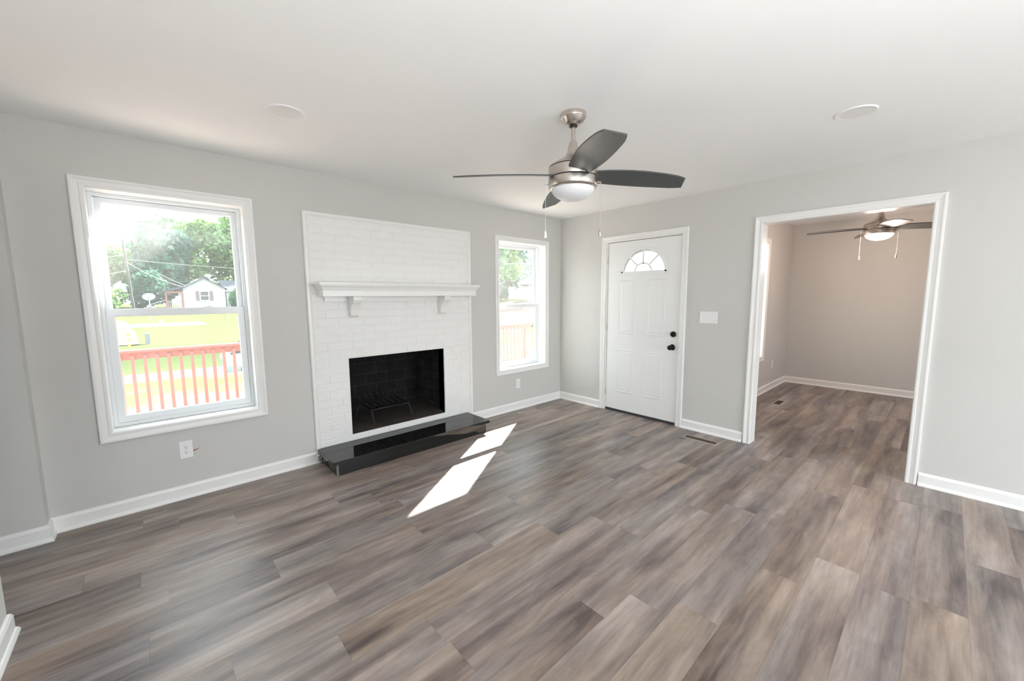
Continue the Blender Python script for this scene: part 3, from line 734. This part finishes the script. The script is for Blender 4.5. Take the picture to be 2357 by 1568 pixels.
def make_fan(loc, base, label, lit=None, metal=None, blade=None):
    """loc = point on the ceiling; z below it is negative"""
    metal = metal or nickel_m; blade = blade or blade_m
    t = thing('ceiling_fan', label, 'ceiling fan', loc, group='ceiling fans')
    x0, y0, z0 = loc
    P = lambda prof: [(r, z) for r, z in prof]
    c = (x0, y0, z0)
    MB().lathe([(.040, 0), (.071, 0), (.0715, -.004), (.0715, -.022), (.070, -.026), (.067, -.027), (.052, -.050), (.040, -.062), (.033, -.064), (.028, -.064)], c, 48).build('canopy', metal, t, smooth=True)
    MB().lathe([(.020, -.062), (.022, -.068), (.018, -.075), (.012, -.076)], c, 24).build('hanger_ball', black_m, t, smooth=True)
    MB().lathe([(.0115, -.070), (.0115, -.170)], c, 20).build('downrod', metal, t, smooth=True)
    MB().lathe([(.012, -.152), (.021, -.153), (.023, -.160), (.027, -.178), (.032, -.200), (.039, -.220), (.050, -.236), (.056, -.241), (.060, -.244), (.078, -.252), (.104, -.265), (.126, -.279), (.137, -.288), (.138, -.291)], c, 56).build('motor_cone', metal, t, smooth=True)
    MB().lathe([(.130, -.288), (.1375, -.293), (.134, -.296)], c, 56).build('gap_ring', black_m, t)
    MB().lathe([(.134, -.2945), (.139, -.296), (.140, -.300), (.140, -.347), (.139, -.350), (.132, -.351)], c, 64).build('motor_housing', metal, t, smooth=True)
    MB().lathe([(.132, -.349), (.137, -.351), (.137, -.355), (.130, -.357)], c, 56).build('gap_ring', black_m, t)
    lk = MB().lathe([(.130, -.354), (.139, -.356), (.140, -.359), (.1395, -.392), (.136, -.402), (.128, -.409), (.122, -.410), (.120, -.404)], c, 64).build('light_kit_ring', metal, t, smooth=True)
    prof = [(.1215, -.403)] + [(.1215*math.cos(a), -.409-.066*math.sin(a)) for a in [R(k*7.5) for k in range(0, 12)]] + [(.003, -.475)]
    MB().lathe(prof, c, 56).build('glass_bowl', lit or bowl_m, lk, smooth=True)
    bm_ = blade_mesh()
    proto = None
    for k in range(4):
        a = R(base + 90*k)
        if proto is None:
            M = Matrix.Translation(Vector((x0, y0, z0-.337))) @ Matrix.Rotation(a, 4, 'Z')
            bb = MB(); bb.add(bm_.v, bm_.f); o = bb.build('blade', blade, t, smooth=True); o.parent = t; o.matrix_parent_inverse = Matrix.Identity(4)
            proto = o
        else:
            o = proto.copy(); C.objects.link(o); o.parent = t
        o.location = (0, 0, -.337); o.rotation_euler = (0, 0, a)
    for a, nm in ((FANV[0], 'white'), (FANV[1], 'clear')):
        a = R(a) + FOFF; px, py = x0+.156*math.cos(a), y0+.156*math.sin(a)
        mb = MB(); mb.tube([(x0+.136*math.cos(a), y0+.136*math.sin(a), z0-.376), (px, py, z0-.377), (px, py, z0-.386)], .0035, 8)
        mb.tube([(px, py, z0-.384), (px, py, z0-.640)], .0011, 6)
        for zz in (-.45, -.452): mb.lathe([(.0015, zz-.004), (.003, zz), (.0015, zz+.004)], (px, py, z0), 8)
        ch = mb.build('pull_chain', hinge_m if nm == 'clear' else plastic_m, t)
        MB().lathe([(.002, -.636), (.0055, -.643), (.0065, -.655), (.0085, -.672), (.0085, -.678), (.003, -.679)], (px, py, z0), 16).build('chain_pull', plastic_m if nm == 'white' else nickel_m, ch, smooth=True)
    return t
def lamp_light(t, loc):
    d = bpy.data.lights.new('bowl_light', 'POINT'); d.energy = 23; d.color = (1.0, 0.74, 0.62); d.shadow_soft_size = .10
    o = bpy.data.objects.new('bowl_light', d); C.objects.link(o); o.parent = t; o.location = (0, 0, -.60)
FANV = (129, -51); FOFF = 0
make_fan((-2.302, -2.072, H), 54, 'four-blade brushed nickel ceiling fan with unlit white bowl in the near room')
FANV = (95, -85)
lit_m = mat('lit_bowl', (.9, .85, .8), .4, emis=((1.0, 0.80, 0.62), 14.0))
f2 = make_fan((2.0, -2.985, H2), 22, 'ceiling fan with glowing warm light seen through the cased opening', lit=lit_m)
lamp_light(f2, None)

for x, y, lab in ((-3.512, -1.033, 'flat white round recessed ceiling light above the left window side'), (-1.118, -3.137, 'flat white round recessed ceiling light near the cased opening')):
    t = thing('recessed_light', lab, 'ceiling light', (x, y, H), group='recessed ceiling lights')
    MB().lathe([(.070, -.004), (.074, -.006), (.092, -.006), (.096, -.003), (.097, 0), (.070, 0)], (x, y, H), 48).build('trim_ring', plastic_m, t, smooth=True)
    MB().lathe([(.001, -.0045), (.072, -.0045), (.072, -.001), (.001, -.001)], (x, y, H), 48).build('lens', lens_m, t)

# ------------------------------------------------------------------ electrical and small fittings
def outlet(label, x, y, z, w=.074, h=.122):
    t = thing('wall_outlet', label, 'outlet', (x, y, z), group='wall outlets')
    MB().box((x-w/2, y-.006, z-h/2), (x+w/2, y, z+h/2)).build('cover_plate', plastic_m, t, bevel=.003)
    for dz in (.0195, -.0195):
        poly = [(x+.017*math.cos(a), z+dz+max(-.0135, min(.0135, .0165*math.sin(a)))) for a in [2*math.pi*k/24 for k in range(24)]]
        s = MB().prism(poly, lambda p, q: (p[0], q, p[1]), y-.006, y-.0075).build('socket', plastic_m, t)
        mb = MB(); mb.box((x-.0075, y-.0079, z+dz-.001), (x-.0055, y-.0074, z+dz+.008)); mb.box((x+.0055, y-.0079, z+dz), (x+.0075, y-.0074, z+dz+.007)); mb.lathe([(.003, -.0079), (.003, -.0074)], (x, y, z+dz-.007), 10, 'y')
        mb.build('slot', slot_m, s)
    MB().lathe([(.003, -.0072), (.003, -.006)], (x, y, z), 10, 'y').build('screw', hinge_m, t)
    return t
outlet('white duplex outlet on the grey wall below the large window', -4.043, 0, .353, .074, .126)
outlet('white duplex outlet below the narrow window right of the fireplace', -.805, 0, .330)
outlet('white outlet low on the side room wall under its window', 2.74, -1.845, .375)
MB().add([(-4.004, -.0012, .338), (-3.968, -.0012, .345), (-3.984, -.0014, .336), (-4.004, -.0012, .327), (-4.004, 0, .338), (-3.968, 0, .345), (-3.984, 0, .336), (-4.004, 0, .327)], [(0, 1, 2, 3), (4, 5, 1, 0), (5, 6, 2, 1), (6, 7, 3, 2), (7, 4, 0, 3)])
tear = MB().add([(-4.004, -.0012, .340), (-3.965, -.0012, .347), (-3.984, -.0014, .336), (-4.004, -.0012, .328), (-4.004, .001, .340), (-3.965, .001, .347), (-3.984, .001, .336), (-4.004, .001, .328)], [(0, 1, 2, 3), (4, 5, 1, 0), (5, 6, 2, 1), (6, 7, 3, 2), (7, 4, 0, 3)])
tag(tear.build('wall_tear', tear_m), 'tiny brown tear in the wall paint right of the window outlet', 'wall damage')
sw = thing('light_switch', 'white three-gang switch plate on the wall right of the front door', 'light switch', (0, -1.958, 1.197))
MB().box((-.006, -2.045, 1.138), (0, -1.872, 1.256)).build('cover_plate', plastic_m, sw, bevel=.003)
for k in (-1, 0, 1):
    y = -1.958+k*.046
    MB().box((-.0075, y-.005, 1.185), (-.006, y+.005, 1.209)).build('switch_slot', trim_m, sw)
    MB().bar((-.006, y, 1.197), (-.017, y, 1.190), .006, .008).build('toggle', plastic_m, sw)
def register(label, x0, x1, y0, y1):
    t = thing('floor_register', label, 'floor vent', ((x0+x1)/2, (y0+y1)/2, 0), group='floor registers')
    frame_sweep(MB(), (x0+.014, x1-.014, y0+.014, y1-.014), [(0, 0), (0, .003), (.010, .003), (.014, 0)], lambda u, v, d: (u, v, d+.0005)).build('frame', tan_m, t)
    MB().box((x0+.012, y0+.012, .0003), (x1-.012, y1-.012, .0008)).build('duct', slot_m, t)
    mb = MB(); longy = (y1-y0) > (x1-x0)
    n = 22
    for k in range(n+1):
        if longy: y = y0+.014+(y1-y0-.028)*k/n; mb.box((x0+.014, y-.0022, .0008), (x1-.014, y+.0022, .0026))
        else: x = x0+.014+(x1-x0-.028)*k/n; mb.box((x-.0022, y0+.014, .0008), (x+.0022, y1-.014, .0026))
    if longy: mb.box(((x0+x1)/2-.003, y0+.014, .0008), ((x0+x1)/2+.003, y1-.014, .003))
    else: mb.box((x0+.014, (y0+y1)/2-.003, .0008), (x1-.014, (y0+y1)/2+.003, .003))
    mb.build('louvre', grille_m, t)
register('long brown metal floor vent near the baseboard right of the front door', -.283, -.186, -2.193, -1.867)
register('small brown floor vent on the side room floor by its window wall', 1.77, 2.03, -2.215, -2.115)
# chips of debris lying on the floor
tag(MB().bar((-.92, -.125, .002), (-.905, -.150, .004), .006, .003).bar((-.885, -.150, .002), (-.87, -.145, .006), .004, .003).build('paint_chip', plastic_m), 'tiny white paint chip on the floor near the baseboard under the narrow window', 'debris')

# ------------------------------------------------------------------ outdoors
DZ0 = -.20
def gh(x, y):
    t = min(max((y-12)/30, 0), 1); t = t*t*(3-2*t); z = -.95+.95*t
    s = min(max((x-8)/16, 0), 1); s = s*s*(3-2*s); q = min(max((y-8)/14, 0), 1)
    a = min(max((y-11.8)/1.9, 0), 1); b = min(max((y-18.6)/2.2, 0), 1)
    dip = a*a*(3-2*a)*(1-b*b*(3-2*b)); w = min(max((x+60)/1, 0), 1)*(1-min(max((x-9)/6, 0), 1))
    return z*(1-dip*w) + (-1.70)*dip*w + 1.75*s*q*(1-t*.5)
mb = MB(); xs = np.linspace(-60, 90, 76); yy = np.concatenate([np.linspace(0.3, 50, 101), np.linspace(56, 150, 12)])
V = [(float(x), float(y), gh(x, y)) for y in yy for x in xs]; nx = len(xs)
mb.add(V, [(j*nx+i, j*nx+i+1, (j+1)*nx+i+1, (j+1)*nx+i) for j in range(len(yy)-1) for i in range(nx-1)])
mb.build('ground', lawn_m, smooth=True, kind='structure')
MB().box((-60, -60, -1.3), (90, .3, -1.0)).build('ground_back', lawn_m, kind='structure')
def strip(name, m_, pts, w, dz=.03):
    mb = MB(); v = []
    P = [Vector((p[0], p[1])) for p in pts]
    full = []
    for i in range(len(P)-1):
        for k in range(10): full.append(P[i].lerp(P[i+1], k/10))
    full.append(P[-1])
    for i, p in enumerate(full):
        d = (full[min(i+1, len(full)-1)]-full[max(i-1, 0)]).normalized(); nn = Vector((-d.y, d.x))
        for s in (-.5, -.25, 0, .25, .5): q = p+nn*w*s; v.append((q.x, q.y, gh(q.x, q.y)+dz))
    mb.add(v, [(i*5+k, i*5+k+1, (i+1)*5+k+1, (i+1)*5+k) for i in range(len(full)-1) for k in range(4)])
    return mb.build(name, m_, kind='structure')
strip('driveway', gravel_m, [(-6.8, 21.5), (-7.0, 26), (-7.6, 34), (-12, 50)], 4.2)
strip('road', road_m, [(-50, 50), (-12, 51), (-4, 46), (10, 45.5), (40, 40)], 5.5, .05)
strip('near_road', road_m, [(-50, 16.2), (-20, 16.2), (9, 16.2)], 4.6, .05)
strip('side_road', gravel_m, [(12, 18), (22, 22), (40, 30)], 7, .04)

# slab added out of view to shade the side room window; porch floor
MB().box((1.95, -1.685, 2.62), (4.9, -.08, 2.74)).build('shade_slab', trim_m, kind='structure')
MB().box((.12, -1.685, DZ0), (4.9, .19, DZ0+.05)).build('porch_floor', deck_m, kind='structure')
# deck and rail
DZ = -.15
mb = MB()
y = .20
while y < 2.98: mb.box((-7.3, y, DZ-.03), (3.3, y+.134, DZ)); y += .14
mb.build('deck', deckf_m, kind='structure')
rl = thing('deck_railing', 'red stained wooden deck railing outside the windows', 'railing', (-2, 3.0, DZ))
RY = 3.0
MB().box((-7.2, RY-.045, .776), (2.5, RY+.075, .806)).build('cap_rail', deck_m, rl, bevel=.004)
MB().box((-7.2, RY+.0, .690), (2.4, RY+.036, .776)).build('top_rail', deck_m, rl, bevel=.003)
MB().box((-7.2, RY+.0, DZ+.08), (2.4, RY+.036, DZ+.165)).build('bottom_rail', deck_m, rl, bevel=.003)
x = -4.368 - 22*.112; bal = None
while x < 2.3:
    if bal is None:
        bal = MB().box((x-.017, RY-.034, DZ+.05), (x+.017, RY, .735)).build('baluster', deck_m, rl); bx = x
    else:
        o = bal.copy(); C.objects.link(o); o.location = Vector((x-bx, 0, 0))
    x += .112
for x in (-7.15, -5.35, -1.2, .9, 2.34):
    MB().box((x-.045, RY+.036, -1.0), (x+.045, RY+.126, .776)).build('post', deck_m, rl)

# neighbour's house
def gable_house(name, label, x0, x1, y0, y1, zb, ze, za, windows, dx=0):
    t = thing(name, label, 'house', ((x0+x1)/2, y0, zb)); xc = (x0+x1)/2+dx
    mb = MB(); mb.prism([(x0, zb), (x1, zb), (x1, ze), (xc, za), (x0, ze)], lambda p, q: (p[0], q, p[1]), y0, y1); w = mb.build('wall', siding_m, t)
    mb = MB(); k = (za-ze)/(xc-x0); k2 = (za-ze)/(x1-xc)
    mb.prism([(x0-.3, ze-.3*k), (xc, za), (x1+.3, ze-.3*k2), (x1+.3, ze-.3*k2+.12), (xc, za+.12), (x0-.3, ze-.3*k+.12)], lambda p, q: (p[0], q, p[1]), y0-.3, y1+.3); mb.build('roof', shing_m, t)
    for wx, wz, ww, wh in windows:
        wf = frame_sweep(MB(), (wx-ww/2, wx+ww/2, wz-wh/2, wz+wh/2), [(0, 0), (0, .06), (.10, .06), (.10, 0)], lambda u, v, d: (u, y0-d, v)).build('window', plastic_m, t)
        MB().box((wx-ww/2, y0-.01, wz-wh/2), (wx+ww/2, y0-.02, wz+wh/2)).build('pane', carg_m, wf)
        MB().box((wx-ww/2, y0-.05, wz-.03), (wx+ww/2, y0-.02, wz+.03)).build('meeting_rail', plastic_m, wf)
        for s in (-1, 1): MB().box((wx+s*(ww/2+.14), y0-.05, wz-wh/2-.05), (wx+s*(ww/2+.50), y0, wz+wh/2+.05)).build('shutter', shut_m, t)
    return t
h1 = gable_house('house', 'small white gabled house with shuttered window across the lawn', -1.0, 3.5, 64, 76, -.05, 2.75, 4.15, [(1.20, 1.75, .85, 1.15)])
mb = MB(); mb.prism([(-3.0, 2.30), (-1.02, 2.72), (-1.02, 3.0), (-3.0, 2.52)], lambda p, q: (p[0], q, p[1]), 63.7, 67); mb.build('porch_roof', shing_m, h1)
MB().box((-2.85, 63.9, 2.12), (-1.0, 64.0, 2.32)).build('porch_beam', redw_m, h1)
for x in (-2.72, -1.12): MB().box((x-.09, 63.85, -.05), (x+.09, 64.0, 2.2)).build('porch_post', redw_m, h1)
MB().box((-2.9, 63.8, .02), (-1.0, 67, .22)).build('porch_floor', redw_m, h1)
MB().box((-1.45, 65.2, .2), (-1.1, 65.3, 2.3)).build('porch_door', plastic_m, h1)
pr = MB().box((-2.7, 63.88, 1.05), (-1.1, 63.96, 1.13)).build('porch_rail', greyw_m, h1)
for k in range(9): MB().box((-2.6+k*.17, 63.89, .22), (-2.54+k*.17, 63.95, 1.06)).build('spindle', greyw_m, pr)
mb = MB(); mb.bar((-4.6, 63.6, .55), (-2.8, 63.9, 1.25), .08); mb.bar((-4.6, 63.6, .2), (-2.8, 63.9, .8), .06); mb.bar((-4.6, 63.6, -.05), (-4.6, 63.6, .6), .08); mb.build('step_rail', greyw_m, h1)
h2 = thing('house', 'long grey-roofed house partly hidden behind the white gabled house', 'house', (9, 70, 0))
MB().box((4.3, 70, -.1), (16, 77, 2.6)).build('wall', siding_m, h2)
MB().prism([(69.6, 2.45), (73.5, 4.2), (77.4, 2.45)], lambda p, q: (q, p[0], p[1]), 3.95, 16.4).build('roof', shing_m, h2)
h3 = thing('house', 'pale house with overhanging roof seen through the narrow window', 'house', (24.05, 25, .6), R(-47))
bb = MB().box((0, 0, 0), (9, 10, 2.3)).build('wall', siding_m); bb.parent = h3
bb = MB().prism([(-1.1, 2.15), (4.5, 5.0), (10.1, 2.15), (10.1, 2.0), (-1.1, 2.0)], lambda p, q: (p[0], q, p[1]), -.6, 10.6).build('roof', mat('pale_roof', (.24, .25, .27), .8)); bb.parent = h3

def dish(label, c, r, base):
    t = thing('satellite_dish', label, 'satellite dish', base, group='satellite dishes outside')
    d = Vector((-.15, -.9, .42)).normalized(); u = d.cross(Vector((0, 0, 1))).normalized(); w = d.cross(u); cc = Vector(c)
    mb = MB(); v = []; n = 24; K = 5
    for side in (0, .02):
        for k in range(1, K+1):
            q = k/K
            for a in range(n): A = 2*math.pi*a/n; v.append(cc + u*math.cos(A)*r*q + w*math.sin(A)*r*.8*q + d*(r*.25*(q*q-1)-side))
    fs = []
    for s in (0, 1):
        o = s*K*n
        for k in range(K-1):
            for a in range(n): b = (a+1) % n; fs.append((o+k*n+a, o+k*n+b, o+(k+1)*n+b, o+(k+1)*n+a))
        fs.append(tuple(o+a for a in range(n)))
    for a in range(n): b = (a+1) % n; fs.append(((K-1)*n+a, (K-1)*n+b, K*n+(K-1)*n+b, K*n+(K-1)*n+a))
    mb.add(v, fs).build('reflector', dish_m, t)
    MB().tube([base, cc - d*.05], .03, 8).build('mast', dish_m, t)
    MB().tube([cc - w*r*-.7 - d*.1, cc + d*r*.9], .012, 6).build('feed_arm', dish_m, t)
dish('grey satellite dish on a post standing in the lawn left of the house', (-4.25, 30, 1.55), .31, (-4.25, 30, gh(-4.25, 30)))
dish('satellite dish mounted on the roof of the white gabled house', (1.95, 66, 4.55), .38, (1.95, 66, 3.9))

def leaves(mb_pts, n, size, seed):
    """random leaf quads around several ellipsoid lumps: mb_pts list of (cx,cy,cz,rx,ry,rz)"""
    rng = np.random.default_rng(seed); vol = np.array([p[3]*p[5] for p in mb_pts]); pr_ = vol/vol.sum()
    which = rng.choice(len(mb_pts), n, p=pr_); L = np.array(mb_pts)[which]
    d = rng.normal(size=(n, 3)); d /= np.linalg.norm(d, axis=1)[:, None]; rad = (0.55+0.5*rng.random(n)**.6)
    c = L[:, :3] + d*L[:, 3:6]*rad[:, None]
    a = rng.normal(size=(n, 3)); a /= np.linalg.norm(a, axis=1)[:, None]; b = np.cross(a, rng.normal(size=(n, 3))); b /= np.linalg.norm(b, axis=1)[:, None]
    s = size*(0.6+0.8*rng.random(n))[:, None]
    q = np.stack([c-a*s, c-b*s*.6, c+a*s, c+b*s*.6], 1).reshape(-1, 3)
    return q, np.arange(n*4).reshape(n, 4)
def foliage(name, parent, lumps, n, size, seed, m_):
    q, f_ = leaves(lumps, n, size, seed); me = bpy.data.meshes.new(name); me.from_pydata(q.tolist(), [], f_.tolist()); me.update(); me.materials.append(m_)
    o = bpy.data.objects.new(name, me); C.objects.link(o)
    if parent is not None: o.parent = parent; o.matrix_parent_inverse = world_m(parent).inverted()
    return o
def tree(label, x, y, h, r, m_, seed, n=3500, size=.35, group='trees behind the houses', low=.25):
    rng = random.Random(seed); z = gh(x, y); t = thing('tree', label, 'tree', (x, y, z), group='trees outside the windows')
    lumps = [(x, y, z+h*.62, r*.75, r*.75, h*.30)]
    for k in range(9):
        a = rng.random()*6.28; q = rng.random(); zz = z+h*(low+(.92-low)*q); rr = r*(.35+.25*rng.random()); wd = r*.75*math.sin(math.pi*min(.95, max(.12, q*.8+.15)))
        lumps.append((x+math.cos(a)*wd, y+math.sin(a)*wd, zz, rr, rr, rr*.85))
    foliage('foliage', t, lumps, n, size, seed, m_)
    mb = MB(); mb.tube([(x, y, z-.2), (x+.1, y, z+h*.35), (x, y+.1, z+h*.75)], [r*.06+.06, r*.045+.04, .04], 8)
    for k in range(4): a = k*1.6+seed; mb.tube([(x+.05, y, z+h*(.3+.1*k)), (x+math.cos(a)*r*.6, y+math.sin(a)*r*.6, z+h*(.5+.1*k))], [.07, .02], 6)
    mb.build('trunk', bark_m, t, smooth=True)
    return t
tree('dark green leafy tree directly behind the porch of the white house', -2.2, 80, 12.5, 4.6, leafB, 1, 5200, .38)
tree('yellow-green leafy tree rising over the white gabled house', 2.4, 84, 14.5, 5.2, leafA, 2, 6000, .40)
tree('tall yellow-green tree at the right edge of the large window', 8.2, 82, 15.5, 5.6, leafA, 3, 6000, .42)
tree('mid green tree far right behind the grey-roofed house', 14.5, 84, 15, 5.5, leafC, 4, 5000, .42)
tree('light green tree at the far left of the large window', -9.6, 82, 10.2, 3.6, leafA, 5, 4200, .34)
tree('mid green tree beyond the utility poles', -13.5, 88, 11.0, 4.2, leafC, 6, 4200, .36)
tree('tallest pale-topped tree rising left of the house gable', -1.6, 92, 17.5, 4.6, leafC, 7, 5200, .42)
tree('dark spindly tree left of the dense tree beside the poles', -4.4, 78, 10.3, 1.9, leafB, 8, 1500, .30)
tree('yellow-green tree filling the upper pane of the narrow window', 27.2, 34, 12.5, 4.2, leafA, 11, 6000, .30)
tree('blue-green tree behind the pale house in the narrow window', 37.0, 43, 15, 5.2, leafB, 12, 6000, .32)
tree('mid green tree left of the narrow window view', 29.5, 45, 14, 5.0, leafC, 13, 5000, .30)
tree('unseen tree added beside the deck to shade the large window', 1.78, 3.96, 8.6, .98, leafC, 14, 9000, .13, low=.66)  # added out of view, blocks the sun from the large window
def shrub(label, x, y, r, h, m_, seed, n=1500, size=.2):
    z = gh(x, y); t = thing('shrub', label, 'shrub', (x, y, z), group='shrubs outside the windows'); rng = random.Random(seed)
    lumps = [(x+rng.uniform(-.5, .5)*r, y+rng.uniform(-.5, .5)*r, z+h*(.3+.4*rng.random()), r*.6, r*.6, h*.38) for k in range(6)]
    foliage('foliage', t, lumps, n, size, seed, m_); MB().tube([(x, y, z-.1), (x, y, z+h*.5)], .05, 6).build('stem', bark_m, t)
shrub('dark rounded shrub mass left of the porch', -4.3, 72, 2.4, 5.2, leafB, 21, 4200, .25)
shrub('green shrub against the right side of the white gabled house', 4.95, 66, .9, 2.8, leafC, 22, 1600, .2)
shrub('light green shrub by the road at the far left', -8.2, 68, 1.8, 2.6, leafA, 23, 2000, .25)
shrub('dark low shrub under the trees in the narrow window', 25.6, 31, 1.7, 1.9, leafB, 25, 2600, .2)
shrub('leafy shrub beside the pale house in the narrow window', 21.6, 30.0, 1.6, 1.8, leafA, 26, 2400, .2)

def pole(label, x, y, h, r, lean=0, arm=False):
    z = gh(x, y); t = thing('utility_pole', label, 'utility pole', (x, y, z), group='utility poles by the road')
    MB().tube([(x, y, z-.3), (x+lean, y, z+h)], [r, r*.7], 10).build('shaft', pole_m, t, smooth=True)
    if arm: MB().lathe([(.02, -.5), (.22, -.45), (.22, .35), (.1, .42)], (x+lean*.8+.5, y, z+h*.82), 14).build('transformer', dish_m, t, smooth=True)
pole('nearest wooden utility pole, tallest of the three in the window', -5.72, 60, 8.7, .15, -.35)
pole('middle utility pole carrying a grey transformer', -5.35, 80, 10.2, .20, -.3, True)
pole('farthest thin utility pole in the window', -5.0, 95, 10.2, .17, -.2)
def wire(label, a, b, sag, r=.02, group='utility wires'):
    a = Vector(a); b = Vector(b); pts = []
    for k in range(15): t = k/14; p = a.lerp(b, t); p.z -= sag*4*t*(1-t); pts.append(p)
    tag(MB().tube(pts, r, 5).build('power_line', wire_m), label, 'power line', group)
wire('pale service wire from the nearest pole down to the porch roof', (-5.9, 60, 5.6), (-1.0, 64, 2.95), .35)
wire('upper service wire from the middle pole to the white house gable', (-5.5, 80, 7.6), (-.6, 64.2, 3.1), .4)
wire('horizontal wire crossing in front of the trees', (-5.95, 60, 5.9), (30, 62, 6.6), .9, .018)
wire('upper wire running left from the nearest pole', (-6.0, 60, 7.6), (-20, 55, 6.6), .4, .025)
wire('lowest drooping wire left of the nearest pole', (-6.0, 60, 4.6), (-20, 50, 5.0), 1.3, .03)
wire('middle drooping wire left of the nearest pole', (-6.0, 60, 6.4), (-20, 50, 6.6), 1.2, .03)
wire('white wire crossing the upper pane of the narrow window', (8, 27, 4.2), (34, 22, 5.2), .25, .03)

# small things in the yard
x, y = -4.42, 21.8; z = gh(x, y)
tag(MB().box((x-.09, y-.09, z-.05), (x+.09, y+.09, z+.50)).build('bollard', postg_m, bevel=.01), 'short dark grey post in the lawn beside the driveway', 'post')
x, y = -5.05, 21.3; z = gh(x, y); mk = thing('marker_post', 'orange and white striped marker post at the driveway edge', 'marker post', (x, y, z))
for k in range(5): MB().box((x-.05, y-.02, z+k*.12), (x+.05, y+.02, z+(k+1)*.12)).build('stripe', orange_m if k % 2 == 0 else plastic_m, mk)
x, y = -3.72, 31; z = gh(x, y)
tag(MB().tube([(x, y, z-.05), (x, y, z+.22), (x-.05, y, z+.28), (x-.16, y, z+.26)], .05, 8).build('vent_pipe', plastic_m, smooth=True), 'small bent white pipe sticking out of the far lawn', 'pipe')
x, y = -.36, 31; z = gh(x, y)
tag(MB().tube([(x, y, z-.05), (x, y, z+.85)], .02, 6).build('stake', postg_m), 'thin dark metal stake at the right of the far lawn', 'stake')

# parked car
car = thing('car', 'silver-blue car parked beyond the deck rail', 'car', (-.1, 15.4, -1.7))
cx0, cx1 = -2.32, 2.05; cyc = 15.4; zb = gh(0, 15.5)+.05
def carbody(sections, name, m_, zo):
    mb = MB(); n = len(sections); vv = []
    for x, zlo, zhi, w in sections:
        pr_ = [(-w, zlo), (-w*1.0, zlo+(zhi-zlo)*.55), (-w*.93, zlo+(zhi-zlo)*.85), (-w*.78, zhi), (w*.78, zhi), (w*.93, zlo+(zhi-zlo)*.85), (w, zlo+(zhi-zlo)*.55), (w, zlo)]
        vv += [(x, cyc+a, zo+b) for a, b in pr_]
    fs = [tuple(range(8)), tuple((n-1)*8+k for k in range(8))[::-1]]
    for i in range(n-1):
        for k in range(8): l = (k+1) % 8; fs.append((i*8+k, i*8+l, (i+1)*8+l, (i+1)*8+k))
    mb.add(vv, fs); return mb.build(name, m_, car, smooth=True, bevel=.01)
carbody([(cx0, .35, .75, .72), (cx0+.15, .25, .95, .82), (cx0+.9, .22, 1.02, .88), (cx0+2.4, .22, 1.0, .90), (cx1-.8, .22, .90, .88), (cx1-.15, .25, .78, .80), (cx1, .35, .65, .70)], 'body', carp_m, zb)
carbody([(cx0+.25, .95, .99, .74), (cx0+.85, .97, 1.44, .66), (cx0+1.7, .97, 1.48, .66), (cx0+2.5, .96, 1.42, .66), (cx0+3.2, .93, .96, .74)], 'cabin_glass', carg_m, zb)
carbody([(cx0+.80, 1.38, 1.47, .60), (cx0+1.7, 1.40, 1.52, .62), (cx0+2.5, 1.36, 1.46, .60)], 'roof', carp_m, zb)
for wx in (cx0+.85, cx1-.9):
    for s in (-1, 1): MB().lathe([(.2, -.1), (.31, -.1), (.33, -.06), (.33, .06), (.31, .1), (.2, .1)], (wx, cyc+s*.82, zb+.33), 24, 'y').build('wheel', rubber_m, car, smooth=True)
